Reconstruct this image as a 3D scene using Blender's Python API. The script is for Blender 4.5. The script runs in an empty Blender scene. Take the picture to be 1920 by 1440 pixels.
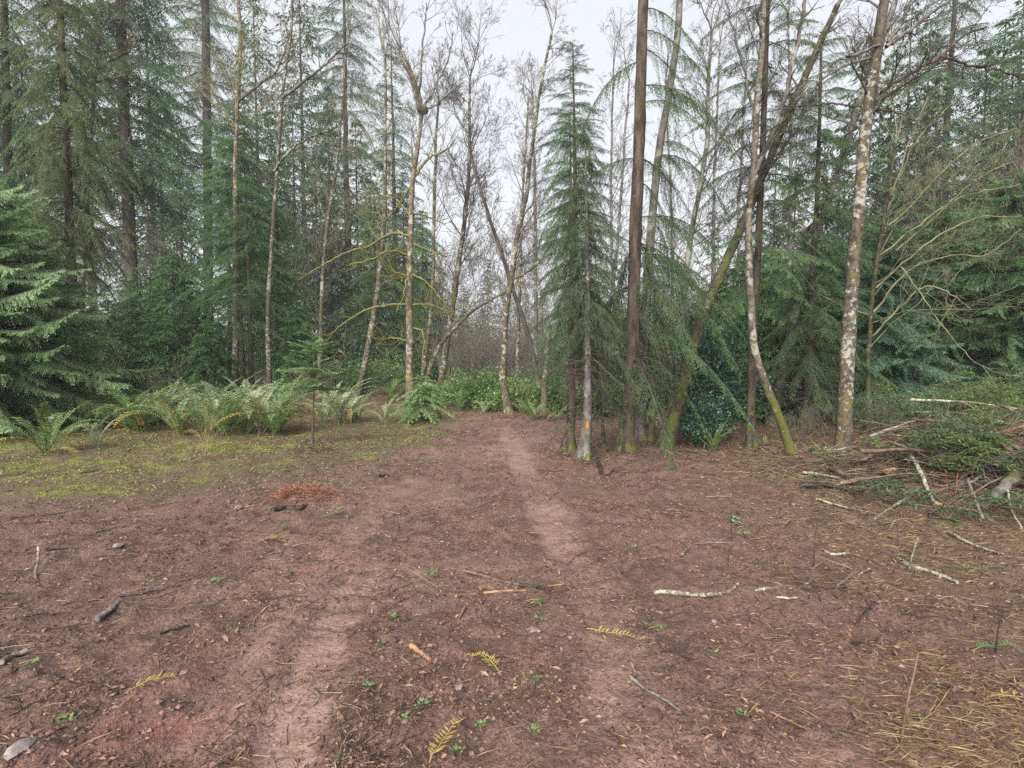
import bpy, math, random
import numpy as np
from mathutils import Vector, Matrix

# ------------------------------------------------------------------ camera, sky, sun, exposure
scene = bpy.context.scene
COL = scene.collection
PITCH = math.radians(3.43)
EYE = 1.7
FPX = 1000.0                                    # focal length in pixels of the 1920 x 1440 frame
cam_data = bpy.data.cameras.new("camera")
cam_data.sensor_width = 36.0
cam_data.lens = FPX / 1920.0 * 36.0
cam_data.clip_start = 0.05
cam_data.clip_end = 1500.0
cam = bpy.data.objects.new("camera", cam_data)
COL.objects.link(cam)
cam.location = (0, 0, EYE)
cam.rotation_euler = (math.pi / 2 - PITCH, 0, 0)
scene.camera = cam

SUN_EL, SUN_AZ = math.radians(37), math.radians(200)
world = bpy.data.worlds.new("World")
scene.world = world
world.use_nodes = True
wn, wl = world.node_tree.nodes, world.node_tree.links
wn.clear()
w_out = wn.new("ShaderNodeOutputWorld")
w_bg = wn.new("ShaderNodeBackground")
w_sky = wn.new("ShaderNodeTexSky")
w_sky.sky_type = 'NISHITA'
w_sky.sun_disc = False
w_sky.sun_elevation = SUN_EL
w_sky.sun_rotation = SUN_AZ
w_sky.dust_density = 4.0
w_mix = wn.new("ShaderNodeMix")
w_mix.data_type = 'RGBA'
w_mix.inputs[0].default_value = 0.93            # thick even cloud over the blue
w_mix.inputs[7].default_value = (2.42, 2.48, 2.60, 1)
wl.new(w_sky.outputs[0], w_mix.inputs[6])
wl.new(w_mix.outputs[2], w_bg.inputs[0])
w_bg.inputs[1].default_value = 0.05
wl.new(w_bg.outputs[0], w_out.inputs[0])

sun_data = bpy.data.lights.new("sun", 'SUN')
sun_data.energy = 1.5
sun_data.angle = math.radians(52)
sun_data.color = (1.0, 0.965, 0.91)
sun = bpy.data.objects.new("sun", sun_data)
COL.objects.link(sun)
sun.rotation_euler = (math.pi / 2 - SUN_EL, 0, math.pi - SUN_AZ)

vs = scene.view_settings
vs.view_transform = 'Standard'
vs.look = 'None'
vs.exposure = 2.85
vs.gamma = 1.0
vs.use_curve_mapping = False
cy = scene.cycles
cy.max_bounces = 6
cy.diffuse_bounces = 3
cy.glossy_bounces = 2
cy.transmission_bounces = 3
cy.volume_bounces = 1
cy.transparent_max_bounces = 4
cy.use_denoising = False
cy.caustics_reflective = False
cy.caustics_refractive = False

rng = np.random.default_rng(11)
random.seed(5)


# ------------------------------------------------------------------ noise and terrain
def _hash(ix, iy, seed):
    h = (ix.astype(np.int64) * 374761393 + iy.astype(np.int64) * 668265263 + seed * 1442695041) & 0xFFFFFFFF
    h = ((h ^ (h >> 13)) * 1274126177) & 0xFFFFFFFF
    h = ((h ^ (h >> 16)) * 2246822519) & 0xFFFFFFFF
    return ((h ^ (h >> 15)) & 0xFFFFFF) / float(0xFFFFFF)


def vnoise(x, y, seed=0):
    x = np.asarray(x, float); y = np.asarray(y, float)
    ix = np.floor(x); iy = np.floor(y)
    fx = x - ix; fy = y - iy
    fx = fx * fx * (3 - 2 * fx); fy = fy * fy * (3 - 2 * fy)
    a = _hash(ix, iy, seed); b = _hash(ix + 1, iy, seed)
    c = _hash(ix, iy + 1, seed); d = _hash(ix + 1, iy + 1, seed)
    return (a * (1 - fx) + b * fx) * (1 - fy) + (c * (1 - fx) + d * fx) * fy


def fbm(x, y, seed=0, oct=4):
    v = 0; a = 0.5; t = 0
    for k in range(oct):
        v = v + a * vnoise(x, y, seed + k * 17); t += a
        x = x * 2.03 + 3.1; y = y * 2.03 - 1.7; a *= 0.5
    return v / t


def sstep(a, b, x):
    t = np.clip((x - a) / (b - a), 0, 1)
    return t * t * (3 - 2 * t)


CP, SP = math.cos(PITCH), math.sin(PITCH)


def ray(px, py):
    u = (px - 960.0) / FPX; v = (720.0 - py) / FPX
    return np.array((u, CP + v * SP, -SP + v * CP))


def at(px, py, Y):
    d = ray(px, py)
    return np.array((0, 0, EYE)) + d * (Y / d[1])


def flat(px, py):
    d = ray(px, py)
    k = EYE / -d[2]
    return np.array((d[0] * k, d[1] * k))


def seg_dist(x, y, pts):
    """distance to a polyline, signed side, and length along it"""
    best = np.full(np.shape(x), 1e9); along = np.zeros(np.shape(x)); acc = 0.0; side = np.zeros(np.shape(x))
    for (ax, ay), (bx, by) in zip(pts[:-1], pts[1:]):
        dx, dy = bx - ax, by - ay; L = math.hypot(dx, dy)
        t = np.clip(((x - ax) * dx + (y - ay) * dy) / (L * L), 0, 1)
        d = np.hypot(x - ax - t * dx, y - ay - t * dy)
        m = d < best
        best = np.where(m, d, best); along = np.where(m, acc + t * L, along)
        side = np.where(m, np.sign((x - ax) * dy - (y - ay) * dx), side)
        acc += L
    return best, along, side


def wl_path(pix):
    return [tuple(flat(*p)) for p in pix]


RUT_L = wl_path([(455, 1600), (530, 1440), (592, 1230), (640, 1120), (690, 1062), (740, 1010), (800, 950), (868, 890), (935, 850), (975, 822)])
RUT_R = wl_path([(1270, 1620), (1210, 1400), (1130, 1160), (1062, 1030), (1010, 940), (975, 870), (960, 832), (940, 805)])
RUT_W = wl_path([(330, 1560), (430, 1330), (520, 1180), (585, 1080), (640, 1020), (720, 950)])
ROAD = wl_path([(900, 2400), (900, 1440), (900, 1100), (915, 940), (930, 860), (905, 800), (850, 785), (780, 790)])
PILE = [(6.4, 7.4, 1.7, 1.3)]


def masks(x, y):
    dl, al, sl = seg_dist(x, y, RUT_L)
    dr, ar, sr = seg_dist(x, y, RUT_R)
    dw, aw, sw = seg_dist(x, y, RUT_W)
    wob = 0.10 * (fbm(x * 1.3, y * 1.3, 40, 2) - 0.5) + 0.11 * (fbm(x * 9, y * 9, 46, 3) - 0.5)
    tl = (1 - sstep(0.07, 0.19, dl + wob)) * (0.55 + 0.45 * sstep(.35, .6, fbm(x * 4, y * 4, 48, 3))) * (0.04 + 0.96 * (1 - sstep(3.5, 4.8, y)))
    tr = (1 - sstep(0.10, 0.26, dr + wob)) * (0.34 + 0.40 * sstep(.42, .62, fbm(x * 1.1, y * 1.1, 44, 2)))
    tw = (1 - sstep(0.08, 0.24, dw + wob)) * 0.42
    droad, _, _ = seg_dist(x, y, ROAD)
    n1 = fbm(x * 0.8, y * 0.8, 3, 3)
    wet = sstep(0.52, 0.62, n1) * (1 - sstep(1.2, 2.6, droad))
    track = np.clip(np.maximum(np.maximum(tl, tr), np.maximum(tw, wet * 0.3)) + 0.75 * np.exp(-((x + .02) / .75) ** 2 - ((y - 9.2) / 1.3) ** 2) * sstep(.38, .6, fbm(x * 2.2, y * 2.2, 49, 3)), 0, 1)
    # moss along the left bank, litter along the right
    e = fbm(x * 0.45, y * 0.45, 9, 3) - 0.5
    xl = -0.62 * y + 2.0 + e * 3.4 
    moss = sstep(0.0, 1.6, (y - 5.6) + (-1.9 - x) * 0.16 + e * 3.0 - np.clip(x + 3.8, 0, 99) * 1.7) * sstep(-0.4, 1.2, -x - 0.6 + e)
    moss = moss * (1 - sstep(15, 21, y))
    far = sstep(9.8, 11.8, y - np.clip(-x - 2, 0, 4) * 0.15 + e * 1.5) * sstep(-5.0, -2.2, -np.abs(x + 0.7 - 0.0))
    litter = sstep(0.6, 2.4, x - 0.34 * y * 0.55 + e * 2.2 - 0.6)
    forest = sstep(12.5, 15.5, y + e * 2 - 2.5 * np.exp(-((x + 0.2) / 1.6) ** 2)) 
    return dict(dl=dl, al=al, dr=dr, ar=ar, track=track, tl=tl, tr=tr, tw=tw, wet=wet, moss=np.clip(moss, 0, 1), litter=np.clip(litter, 0, 1),
                forest=np.clip(forest, 0, 1), droad=droad)


def height(x, y, m=None):
    x = np.asarray(x, float); y = np.asarray(y, float)
    if m is None: m = masks(x, y)
    h = 0.16 * (fbm(x * 0.25, y * 0.25, 1, 3) - 0.5)
    h = h + 0.10 * (fbm(x * 0.9, y * 0.9, 2, 3) - 0.5)
    rough = 1 - m['track'] * 0.8
    nearf = 1 - sstep(14, 24, y)
    cl = fbm(x * 6.5, y * 6.5, 21, 3)
    h = h + rough * nearf * (0.095 * (cl - 0.5) + 0.09 * np.maximum(fbm(x * 13, y * 13, 22, 3) - 0.5, 0) + 0.012 * (vnoise(x * 34, y * 34, 23) - .5))
    # ruts with pushed-up edges and tread bars
    def rut(d, a, t, w, depth, bars):
        g = -depth * t + depth * 0.75 * np.exp(-((d - w) / 0.07) ** 2) * (0.4 + 1.2 * fbm(x * 4, y * 4, 31, 2))
        g = g * (1 - sstep(4.2, 5.4, y)) if w < .27 else g * .7
        g = g + bars * t * np.maximum(0, np.sin(a * 2 * math.pi / 0.105 + 2.5 * d / w)) * 0.011
        return g
    h = h + rut(m['dl'], m['al'], m['tl'], 0.26, 0.03, 0.7) + rut(m['dr'], m['ar'], m['tr'], 0.28, 0.028, 0.9)
    h = h - 0.012 * m['tw'] + 0.003 * m['track'] * (vnoise(x * 45, y * 45, 41) - .5)
    for (cx, cyy, rx, ry) in PILE:
        h = h + 0.14 * np.exp(-((x - cx) / rx) ** 2 - ((y - cyy) / ry) ** 2) * (0.6 + 0.8 * fbm(x * 1.7, y * 1.7, 51, 2))
    h = h + 0.12 * np.exp(-((x + 2.27) / 0.45) ** 2 - ((y - 6.0) / 0.22) ** 2)
    h = h + m['moss'] * 0.05 * fbm(x * 2.2, y * 2.2, 61, 3)
    return h


def G(px, py):
    """point on the ground seen at a pixel"""
    x, y = flat(px, py)
    d = ray(px, py); k = EYE / -d[2]
    for _ in range(4):
        z = float(height(np.array([x]), np.array([y]))[0])
        k = (EYE - z) / -d[2]; x, y = d[0] * k, d[1] * k
    return np.array((x, y, z))


def hz(x, y):
    return float(height(np.array([float(x)]), np.array([float(y)]))[0])


# ------------------------------------------------------------------ mesh collecting
class MB:
    def __init__(self):
        self.v = []; self.t = []; self.f = []; self.n = 0
        self.fm = []; self.fs = []

    def add(self, verts, faces, tint=0.5, mat=0, smooth=False):
        verts = np.asarray(verts, float).reshape(-1, 3); faces = np.asarray(faces, np.int64)
        if len(verts) == 0 or len(faces) == 0: return
        self.v.append(verts)
        tt = np.empty(len(verts)); tt[:] = tint
        self.t.append(tt)
        self.f.append(faces + self.n); self.n += len(verts)
        self.fm.append(np.full(len(faces), mat, np.int32)); self.fs.append(np.full(len(faces), smooth, bool))

    def mesh(self, name, mats):
        me = bpy.data.meshes.new(name)
        v = np.concatenate(self.v).astype(np.float32)
        me.vertices.add(len(v)); me.vertices.foreach_set("co", v.ravel())
        loops = np.concatenate([f.ravel() for f in self.f]).astype(np.int32)
        tot = np.concatenate([np.full(len(f), f.shape[1], np.int32) for f in self.f])
        start = np.concatenate(([0], np.cumsum(tot)[:-1])).astype(np.int32)
        me.loops.add(len(loops)); me.loops.foreach_set("vertex_index", loops)
        me.polygons.add(len(tot)); me.polygons.foreach_set("loop_start", start)
        try: me.polygons.foreach_set("loop_total", tot)
        except Exception: pass
        for m in mats: me.materials.append(m)
        me.polygons.foreach_set("material_index", np.concatenate(self.fm))
        me.polygons.foreach_set("use_smooth", np.concatenate(self.fs))
        at_ = me.attributes.new("tint", 'FLOAT', 'POINT')
        at_.data.foreach_set("value", np.concatenate(self.t).astype(np.float32))
        me.update(calc_edges=True)
        return me


def link(name, me, parent=None, loc=None):
    o = bpy.data.objects.new(name, me); COL.objects.link(o)
    if parent is not None: o.parent = parent
    if loc is not None: o.location = loc
    return o


def tag(o, label, cat, group=None, kind=None):
    if label: o["label"] = label
    if cat: o["category"] = cat
    if group: o["group"] = group
    if kind: o["kind"] = kind
    return o


def thing(name, loc, label, cat, group=None):
    o = bpy.data.objects.new(name, None); COL.objects.link(o)
    o.empty_display_size = 0.2
    o.location = loc
    return tag(o, label, cat, group)


def dup_tree(root, loc, rotz=0.0, scale=1.0, tilt=(0, 0)):
    r = root.copy(); COL.objects.link(r)
    r.location = loc; r.rotation_euler = (tilt[0], tilt[1], rotz); r.scale = (scale, scale, scale)
    for ch in root.children:
        c = ch.copy(); COL.objects.link(c); c.parent = r
        for g in ch.children:
            d = g.copy(); COL.objects.link(d); d.parent = c
    return r


def nrm(a):
    return a / np.maximum(np.linalg.norm(a, axis=-1, keepdims=True), 1e-9)


def tube(mb, pts, rad, sides=8, tint=0.5, mat=0, wob=0.0, seed=0, cap=False, flare=0.0):
    pts = np.asarray(pts, float); n = len(pts); rad = np.broadcast_to(np.asarray(rad, float), (n,)).copy()
    T = np.gradient(pts, axis=0); T = nrm(T)
    ref = np.array((1.0, 0, 0)) if abs(T[0][0]) < 0.8 else np.array((0, 1.0, 0))
    U = np.empty_like(pts); u = ref
    for i in range(n):
        u = u - T[i] * np.dot(u, T[i]); u = u / np.linalg.norm(u); U[i] = u
    V = np.cross(T, U)
    ang = np.arange(sides) * 2 * math.pi / sides
    rr = np.repeat(rad[:, None], sides, 1)
    if wob:
        s = np.concatenate(([0], np.cumsum(np.linalg.norm(np.diff(pts, axis=0), axis=1))))
        cx, sx = np.cos(ang) * 1.2, np.sin(ang) * 1.2
        rr = rr * (1 + wob * 2 * (vnoise(cx[None, :] * 1.7 + s[:, None] * 2.4 + seed, sx[None, :] * 1.7 + s[:, None] * 1.9, seed) - .5)
                   + wob * 1.2 * (vnoise(cx[None, :] * 3 + seed, sx[None, :] * 3 + s[:, None] * 9, seed + 3) - .5))
    if flare:
        s = np.concatenate(([0], np.cumsum(np.linalg.norm(np.diff(pts, axis=0), axis=1))))
        lob = 0.55 + 0.75 * vnoise(np.cos(ang) * 1.6 + 7 + seed, np.sin(ang) * 1.6, seed + 9)
        rr = rr * (1 + flare * np.exp(-s / 0.22)[:, None] * lob[None, :])
    P = pts[:, None, :] + rr[:, :, None] * (np.cos(ang)[None, :, None] * U[:, None, :] + np.sin(ang)[None, :, None] * V[:, None, :])
    i = np.arange(n - 1)[:, None] * sides; j = np.arange(sides)[None, :]; k = (np.arange(sides) + 1)[None, :] % sides
    F = np.stack((i + j, i + k, i + sides + k, i + sides + j), -1).reshape(-1, 4)
    mb.add(P.reshape(-1, 3), F, tint, mat, True)
    if cap:
        for idx, fl in ((0, True), (n - 1, False)):
            ring = P[idx]; c = pts[idx] + T[idx] * (-1 if fl else 1) * rad[idx] * 0.12
            o = np.arange(sides); q = (o + 1) % sides
            fc = np.stack((o, q, np.full(sides, sides)), -1)
            if fl: fc = fc[:, ::-1]
            mb.add(np.vstack((ring, c)), fc, tint, mat, False)


def prisms(mb, p0, p1, r0, r1, tint=0.5, mat=0):
    """many thin three-sided sticks at once"""
    p0 = np.asarray(p0, float); p1 = np.asarray(p1, float)
    if len(p0) == 0: return
    T = nrm(p1 - p0)
    ref = np.where(np.abs(T[:, 2:3]) > 0.9, np.array([[1.0, 0, 0]]), np.array([[0, 0, 1.0]]))
    U = nrm(np.cross(T, ref)); V = np.cross(T, U)
    vs_ = []
    for p, r in ((p0, r0), (p1, r1)):
        r = np.broadcast_to(np.asarray(r, float), (len(p0),))[:, None]
        for k in range(3):
            a = k * 2 * math.pi / 3
            vs_.append(p + r * (math.cos(a) * U + math.sin(a) * V))
    P = np.stack(vs_, 1)
    b = np.arange(len(p0))[:, None] * 6
    F = np.concatenate([b + np.array([[0, 1, 4, 3]]), b + np.array([[1, 2, 5, 4]]), b + np.array([[2, 0, 3, 5]])])
    t = np.broadcast_to(np.asarray(tint, float), (len(p0),))
    mb.add(P.reshape(-1, 3), F, np.repeat(t, 6), mat, True)


def blades(mb, p, d, s, L, w, tint=0.5, mat=0, bow=None):
    """many leaf-shaped faces: start p, direction d, side s"""
    p = np.asarray(p, float)
    if len(p) == 0: return
    L = np.broadcast_to(np.asarray(L, float), (len(p),))[:, None]; w = np.broadcast_to(np.asarray(w, float), (len(p),))[:, None]
    mid = p + d * L * 0.45
    if bow is not None: mid = mid + bow
    P = np.stack((p, mid + s * w * .5, p + d * L, mid - s * w * .5), 1)
    F = np.arange(len(p) * 4).reshape(-1, 4)
    t = np.broadcast_to(np.asarray(tint, float), (len(p),))
    mb.add(P.reshape(-1, 3), F, np.repeat(t, 4), mat, False)


# ------------------------------------------------------------------ materials
def new_mat(name):
    m = bpy.data.materials.new(name); m.use_nodes = True
    n, l = m.node_tree.nodes, m.node_tree.links
    n.clear()
    o = n.new("ShaderNodeOutputMaterial")
    return m, n, l, o


def mixc(n, l, fac, a, b, blend='MIX'):
    x = n.new("ShaderNodeMix"); x.data_type = 'RGBA'; x.blend_type = blend
    for sock, val in ((0, fac), (6, a), (7, b)):
        if isinstance(val, (int, float)): x.inputs[sock].default_value = val
        elif isinstance(val, tuple): x.inputs[sock].default_value = (*val, 1)
        else: l.new(val, x.inputs[sock])
    return x.outputs[2]


def mth(n, l, op, a, b=0.0, c=None):
    x = n.new("ShaderNodeMath"); x.operation = op
    for i, v in enumerate((a, b) if c is None else (a, b, c)):
        if isinstance(v, (int, float)): x.inputs[i].default_value = v
        else: l.new(v, x.inputs[i])
    return x.outputs[0]


def rampf(n, l, fac, lo, hi):
    x = n.new("ShaderNodeMapRange"); x.interpolation_type = 'SMOOTHSTEP'
    x.inputs[1].default_value = lo; x.inputs[2].default_value = hi
    l.new(fac, x.inputs[0])
    return x.outputs[0]


def noise(n, l, vec, scale, detail=3, rough=0.55, out=0):
    x = n.new("ShaderNodeTexNoise"); x.inputs["Scale"].default_value = scale
    x.inputs["Detail"].default_value = detail; x.inputs["Roughness"].default_value = rough
    if vec is not None: l.new(vec, x.inputs["Vector"])
    return x.outputs[out]


def attr(n, name):
    a = n.new("ShaderNodeAttribute"); a.attribute_name = name
    return a.outputs["Fac"]


def leaf_mat(name, c0, c1, c2, trans=0.45, rough=0.5, spec=0.35):
    m, n, l, o = new_mat(name)
    t = attr(n, "tint")
    a = mixc(n, l, rampf(n, l, t, 0.0, 0.5), c0, c1)
    col = mixc(n, l, rampf(n, l, t, 0.5, 1.0), a, c2)
    oi = n.new("ShaderNodeObjectInfo")
    hs = n.new("ShaderNodeHueSaturation")
    hs.inputs["Hue"].default_value = 0.5
    l.new(mth(n, l, 'MULTIPLY_ADD', oi.outputs["Random"], 0.35, 0.82), hs.inputs["Value"])
    l.new(col, hs.inputs["Color"])
    b = n.new("ShaderNodeBsdfPrincipled"); b.inputs["Roughness"].default_value = rough
    b.inputs["Specular IOR Level"].default_value = spec
    l.new(hs.outputs[0], b.inputs["Base Color"])
    tr = n.new("ShaderNodeBsdfTranslucent"); l.new(hs.outputs[0], tr.inputs[0])
    mx = n.new("ShaderNodeMixShader"); mx.inputs[0].default_value = trans
    l.new(b.outputs[0], mx.inputs[1]); l.new(tr.outputs[0], mx.inputs[2])
    l.new(mx.outputs[0], o.inputs[0])
    return m


def bark_mat(name, dark, light, lichen=(0.34, 0.36, 0.31), lich=0.0, mossc=(0.10, 0.105, 0.018), moss=0.0, mossz=0.0, scale=9.0, stretch=0.35, bump=0.6,
             rough=0.85, tint=False):
    m, n, l, o = new_mat(name)
    tc = n.new("ShaderNodeTexCoord")
    mp = n.new("ShaderNodeMapping"); mp.inputs["Scale"].default_value = (1, 1, stretch)
    l.new(tc.outputs["Object"], mp.inputs[0]); vec = mp.outputs[0]
    n1 = noise(n, l, vec, scale, 5, 0.65)
    col = mixc(n, l, rampf(n, l, n1, 0.34, 0.66), dark, light)
    if lich > 0:
        n2 = noise(n, l, tc.outputs["Object"], scale * 0.85, 5, 0.68)
        n2b = noise(n, l, tc.outputs["Object"], 2.1, 2, 0.5)
        f = rampf(n, l, mth(n, l, 'ADD', n2, mth(n, l, 'MULTIPLY', mth(n, l, 'SUBTRACT', n2b, 0.5), 0.7)), 0.62 - 0.2 * lich, 0.70 - 0.2 * lich)
        col = mixc(n, l, f, col, lichen)
    if moss > 0 or mossz > 0:
        n3 = noise(n, l, tc.outputs["Object"], 5.5, 5, 0.7)
        sx = n.new("ShaderNodeSeparateXYZ"); l.new(tc.outputs["Object"], sx.inputs[0])
        g = n.new("ShaderNodeMapRange"); g.inputs[1].default_value = 0.0; g.inputs[2].default_value = 1.7
        g.inputs[3].default_value = mossz; g.inputs[4].default_value = 0.0
        l.new(sx.outputs[2], g.inputs[0])
        f = rampf(n, l, mth(n, l, 'ADD', mth(n, l, 'MULTIPLY_ADD', n3, 1.9, -0.45), mth(n, l, 'ADD', g.outputs[0], moss - 0.5)), 0.50, 0.66)
        n4 = noise(n, l, tc.outputs["Object"], 40, 2, 0.6)
        mcol = mixc(n, l, n4, tuple(c * 0.45 for c in mossc), tuple(min(1, c * 1.55) for c in mossc))
        col = mixc(n, l, f, col, mcol)
    if tint:
        t = attr(n, "tint")
        col = mixc(n, l, t, mixc(n, l, 0.55, col, (0.02, 0.016, 0.012)), col)
    b = n.new("ShaderNodeBsdfPrincipled"); b.inputs["Roughness"].default_value = rough
    b.inputs["Specular IOR Level"].default_value = 0.25
    l.new(col, b.inputs["Base Color"])
    if bump:
        nb = noise(n, l, vec, scale * 2.2, 5, 0.7)
        bp = n.new("ShaderNodeBump"); bp.inputs["Strength"].default_value = bump; bp.inputs["Distance"].default_value = 0.03
        l.new(nb, bp.inputs["Height"]); l.new(bp.outputs[0], b.inputs["Normal"])
    l.new(b.outputs[0], o.inputs[0])
    return m


def tint_mat(name, cols, rough=0.75, spec=0.3, trans=0.0):
    """colour ramp over the per-piece tint attribute"""
    m, n, l, o = new_mat(name)
    t = attr(n, "tint")
    r = n.new("ShaderNodeValToRGB")
    r.color_ramp.interpolation = 'LINEAR'
    while len(r.color_ramp.elements) < len(cols): r.color_ramp.elements.new(0.5)
    for i, (p, c) in enumerate(cols):
        r.color_ramp.elements[i].position = p; r.color_ramp.elements[i].color = (*c, 1)
    l.new(t, r.inputs[0])
    b = n.new("ShaderNodeBsdfPrincipled"); b.inputs["Roughness"].default_value = rough; b.inputs["Specular IOR Level"].default_value = spec
    l.new(r.outputs[0], b.inputs["Base Color"])
    if trans:
        tr = n.new("ShaderNodeBsdfTranslucent"); l.new(r.outputs[0], tr.inputs[0])
        mx = n.new("ShaderNodeMixShader"); mx.inputs[0].default_value = trans
        l.new(b.outputs[0], mx.inputs[1]); l.new(tr.outputs[0], mx.inputs[2]); l.new(mx.outputs[0], o.inputs[0])
    else:
        l.new(b.outputs[0], o.inputs[0])
    return m


M = {}
M['fir'] = leaf_mat("fir_needles", (0.038, 0.088, 0.028), (0.072, 0.155, 0.046), (0.12, 0.21, 0.062))
M['fir_bright'] = leaf_mat("fresh_fir_needles", (0.050, 0.130, 0.036), (0.094, 0.210, 0.060), (0.15, 0.28, 0.085))
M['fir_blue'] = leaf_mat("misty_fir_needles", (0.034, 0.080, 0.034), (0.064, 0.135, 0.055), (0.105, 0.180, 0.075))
M['hemlock'] = leaf_mat("hemlock_needles", (0.065, 0.100, 0.028), (0.120, 0.175, 0.052), (0.185, 0.24, 0.085))
M['cedar'] = leaf_mat("cedar_sprays", (0.11, 0.190, 0.072), (0.19, 0.30, 0.125), (0.26, 0.385, 0.175), trans=0.45, rough=0.45, spec=0.5)
M['sapling'] = leaf_mat("sapling_needles", (0.10, 0.18, 0.065), (0.18, 0.285, 0.11), (0.27, 0.38, 0.17), trans=0.4)
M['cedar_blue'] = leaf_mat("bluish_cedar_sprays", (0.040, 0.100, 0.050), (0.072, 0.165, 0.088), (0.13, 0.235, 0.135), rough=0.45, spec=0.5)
M['cedar_dark'] = leaf_mat("dark_cedar_sprays", (0.032, 0.085, 0.026), (0.060, 0.140, 0.042), (0.105, 0.200, 0.062), rough=0.45, spec=0.5)
M['drab'] = leaf_mat("drab_needles", (0.040, 0.075, 0.032), (0.072, 0.120, 0.052), (0.115, 0.165, 0.075))
M['holly'] = leaf_mat("glossy_dark_leaves", (0.018, 0.050, 0.028), (0.034, 0.084, 0.048), (0.075, 0.150, 0.090), trans=0.12, rough=0.42, spec=0.5)
M['salal'] = leaf_mat("salal_leaves", (0.040, 0.085, 0.022), (0.075, 0.150, 0.036), (0.13, 0.21, 0.05), trans=0.3, rough=0.35, spec=0.5)
M['fern'] = leaf_mat("fern_green", (0.085, 0.140, 0.040), (0.150, 0.215, 0.072), (0.23, 0.30, 0.12), trans=0.3, rough=0.4, spec=0.5)
M['fern_pale'] = leaf_mat("fern_gloss_pale", (0.17, 0.215, 0.110), (0.27, 0.320, 0.185), (0.38, 0.43, 0.28), trans=0.3, rough=0.4, spec=0.5)  # leaf gloss is partly put into this pale base colour
M['fern_dead'] = leaf_mat("fern_yellowed", (0.15, 0.110, 0.030), (0.26, 0.200, 0.055), (0.36, 0.29, 0.09), trans=0.25, rough=0.6, spec=0.3)
M['bark_fir'] = bark_mat("fir_bark", (0.022, 0.017, 0.013), (0.085, 0.065, 0.050), lich=0.0, mossc=(0.085, 0.095, 0.015), moss=0.26, mossz=0.30, scale=10, stretch=0.22, bump=0.9)
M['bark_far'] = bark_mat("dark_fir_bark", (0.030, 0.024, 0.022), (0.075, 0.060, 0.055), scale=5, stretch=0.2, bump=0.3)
M['bark_alder'] = bark_mat("alder_bark", (0.028, 0.022, 0.016), (0.095, 0.082, 0.062), lichen=(0.235, 0.23, 0.19), lich=0.46, mossc=(0.085, 0.072, 0.020), moss=0.43, mossz=0.12, scale=14, stretch=0.7, bump=0.5)
M['bark_brown'] = bark_mat("brown_alder_bark", (0.040, 0.030, 0.024), (0.14, 0.11, 0.085), lichen=(0.24, 0.235, 0.19), lich=0.38, mossc=(0.14, 0.12, 0.022), moss=0.44, mossz=0.1, scale=10, stretch=0.6, bump=0.5)
M['bark_grey'] = bark_mat("grey_bark", (0.050, 0.043, 0.040), (0.14, 0.125, 0.115), lichen=(0.22, 0.22, 0.19), lich=0.28, moss=0.33, mossz=0.2, scale=10, stretch=0.5, bump=0.5)
M['bark_moss'] = bark_mat("mossy_bark", (0.018, 0.014, 0.010), (0.058, 0.046, 0.030), lichen=(0.16, 0.16, 0.12), lich=0.05, mossc=(0.052, 0.058, 0.014), moss=0.50, mossz=0.16, scale=9, stretch=0.5, bump=0.7)
M['bark_bent'] = bark_mat("moss_footed_alder_bark", (0.040, 0.032, 0.024), (0.125, 0.11, 0.085), lichen=(0.22, 0.215, 0.175), lich=0.42, mossc=(0.070, 0.074, 0.014), moss=0.36, mossz=0.46, scale=14, stretch=0.7, bump=0.5)
M['limb_moss'] = bark_mat("mossy_limb", (0.075, 0.070, 0.025), (0.15, 0.14, 0.045), mossc=(0.125, 0.122, 0.030), moss=0.48, scale=9, stretch=1, bump=0.4)
M['twig_dark'] = bark_mat("dark_twig", (0.035, 0.028, 0.024), (0.085, 0.068, 0.058), scale=6, bump=0)
M['twig_grey'] = bark_mat("grey_twig", (0.075, 0.063, 0.054), (0.16, 0.14, 0.12), scale=5, bump=0)
M['twig_pale'] = bark_mat("lichen_twig", (0.085, 0.08, 0.045), (0.19, 0.185, 0.105), scale=4, bump=0)
M['twig_green'] = bark_mat("mossy_twig", (0.10, 0.10, 0.04), (0.20, 0.19, 0.075), scale=4, bump=0)
M['twig_brown'] = bark_mat("brown_twig", (0.078, 0.068, 0.050), (0.17, 0.155, 0.120), scale=4, bump=0)
M['stick_brown'] = bark_mat("wet_brown_stick", (0.055, 0.034, 0.025), (0.15, 0.095, 0.068), scale=14, stretch=1, bump=0.5, rough=0.5)
M['stick_orange'] = bark_mat("peeled_orange_stick", (0.16, 0.080, 0.042), (0.31, 0.17, 0.09), scale=14, stretch=1, bump=0.3, rough=0.55)
M['stick_dark'] = bark_mat("black_wet_stick", (0.010, 0.009, 0.008), (0.045, 0.036, 0.032), scale=14, stretch=1, bump=0.6, rough=0.45)
M['stick_grey'] = bark_mat("grey_stick", (0.07, 0.062, 0.056), (0.20, 0.18, 0.165), scale=14, stretch=1, bump=0.5, rough=0.6)
M['stick_lichen'] = bark_mat("lichen_stick", (0.085, 0.062, 0.045), (0.18, 0.145, 0.11), lichen=(0.32, 0.31, 0.23), lich=0.50, scale=30, stretch=1, bump=0.6)
M['stick_red'] = bark_mat("red_stem", (0.12, 0.035, 0.024), (0.25, 0.075, 0.048), scale=10, stretch=1, bump=0)
M['wood_cut'] = bark_mat("fresh_cut_wood", (0.30, 0.15, 0.06), (0.50, 0.30, 0.15), scale=20, stretch=1, bump=0.3)
M['lichen_clump'] = bark_mat("lichen_clump", (0.20, 0.21, 0.13), (0.36, 0.37, 0.25), scale=20, stretch=1, bump=0)
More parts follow.
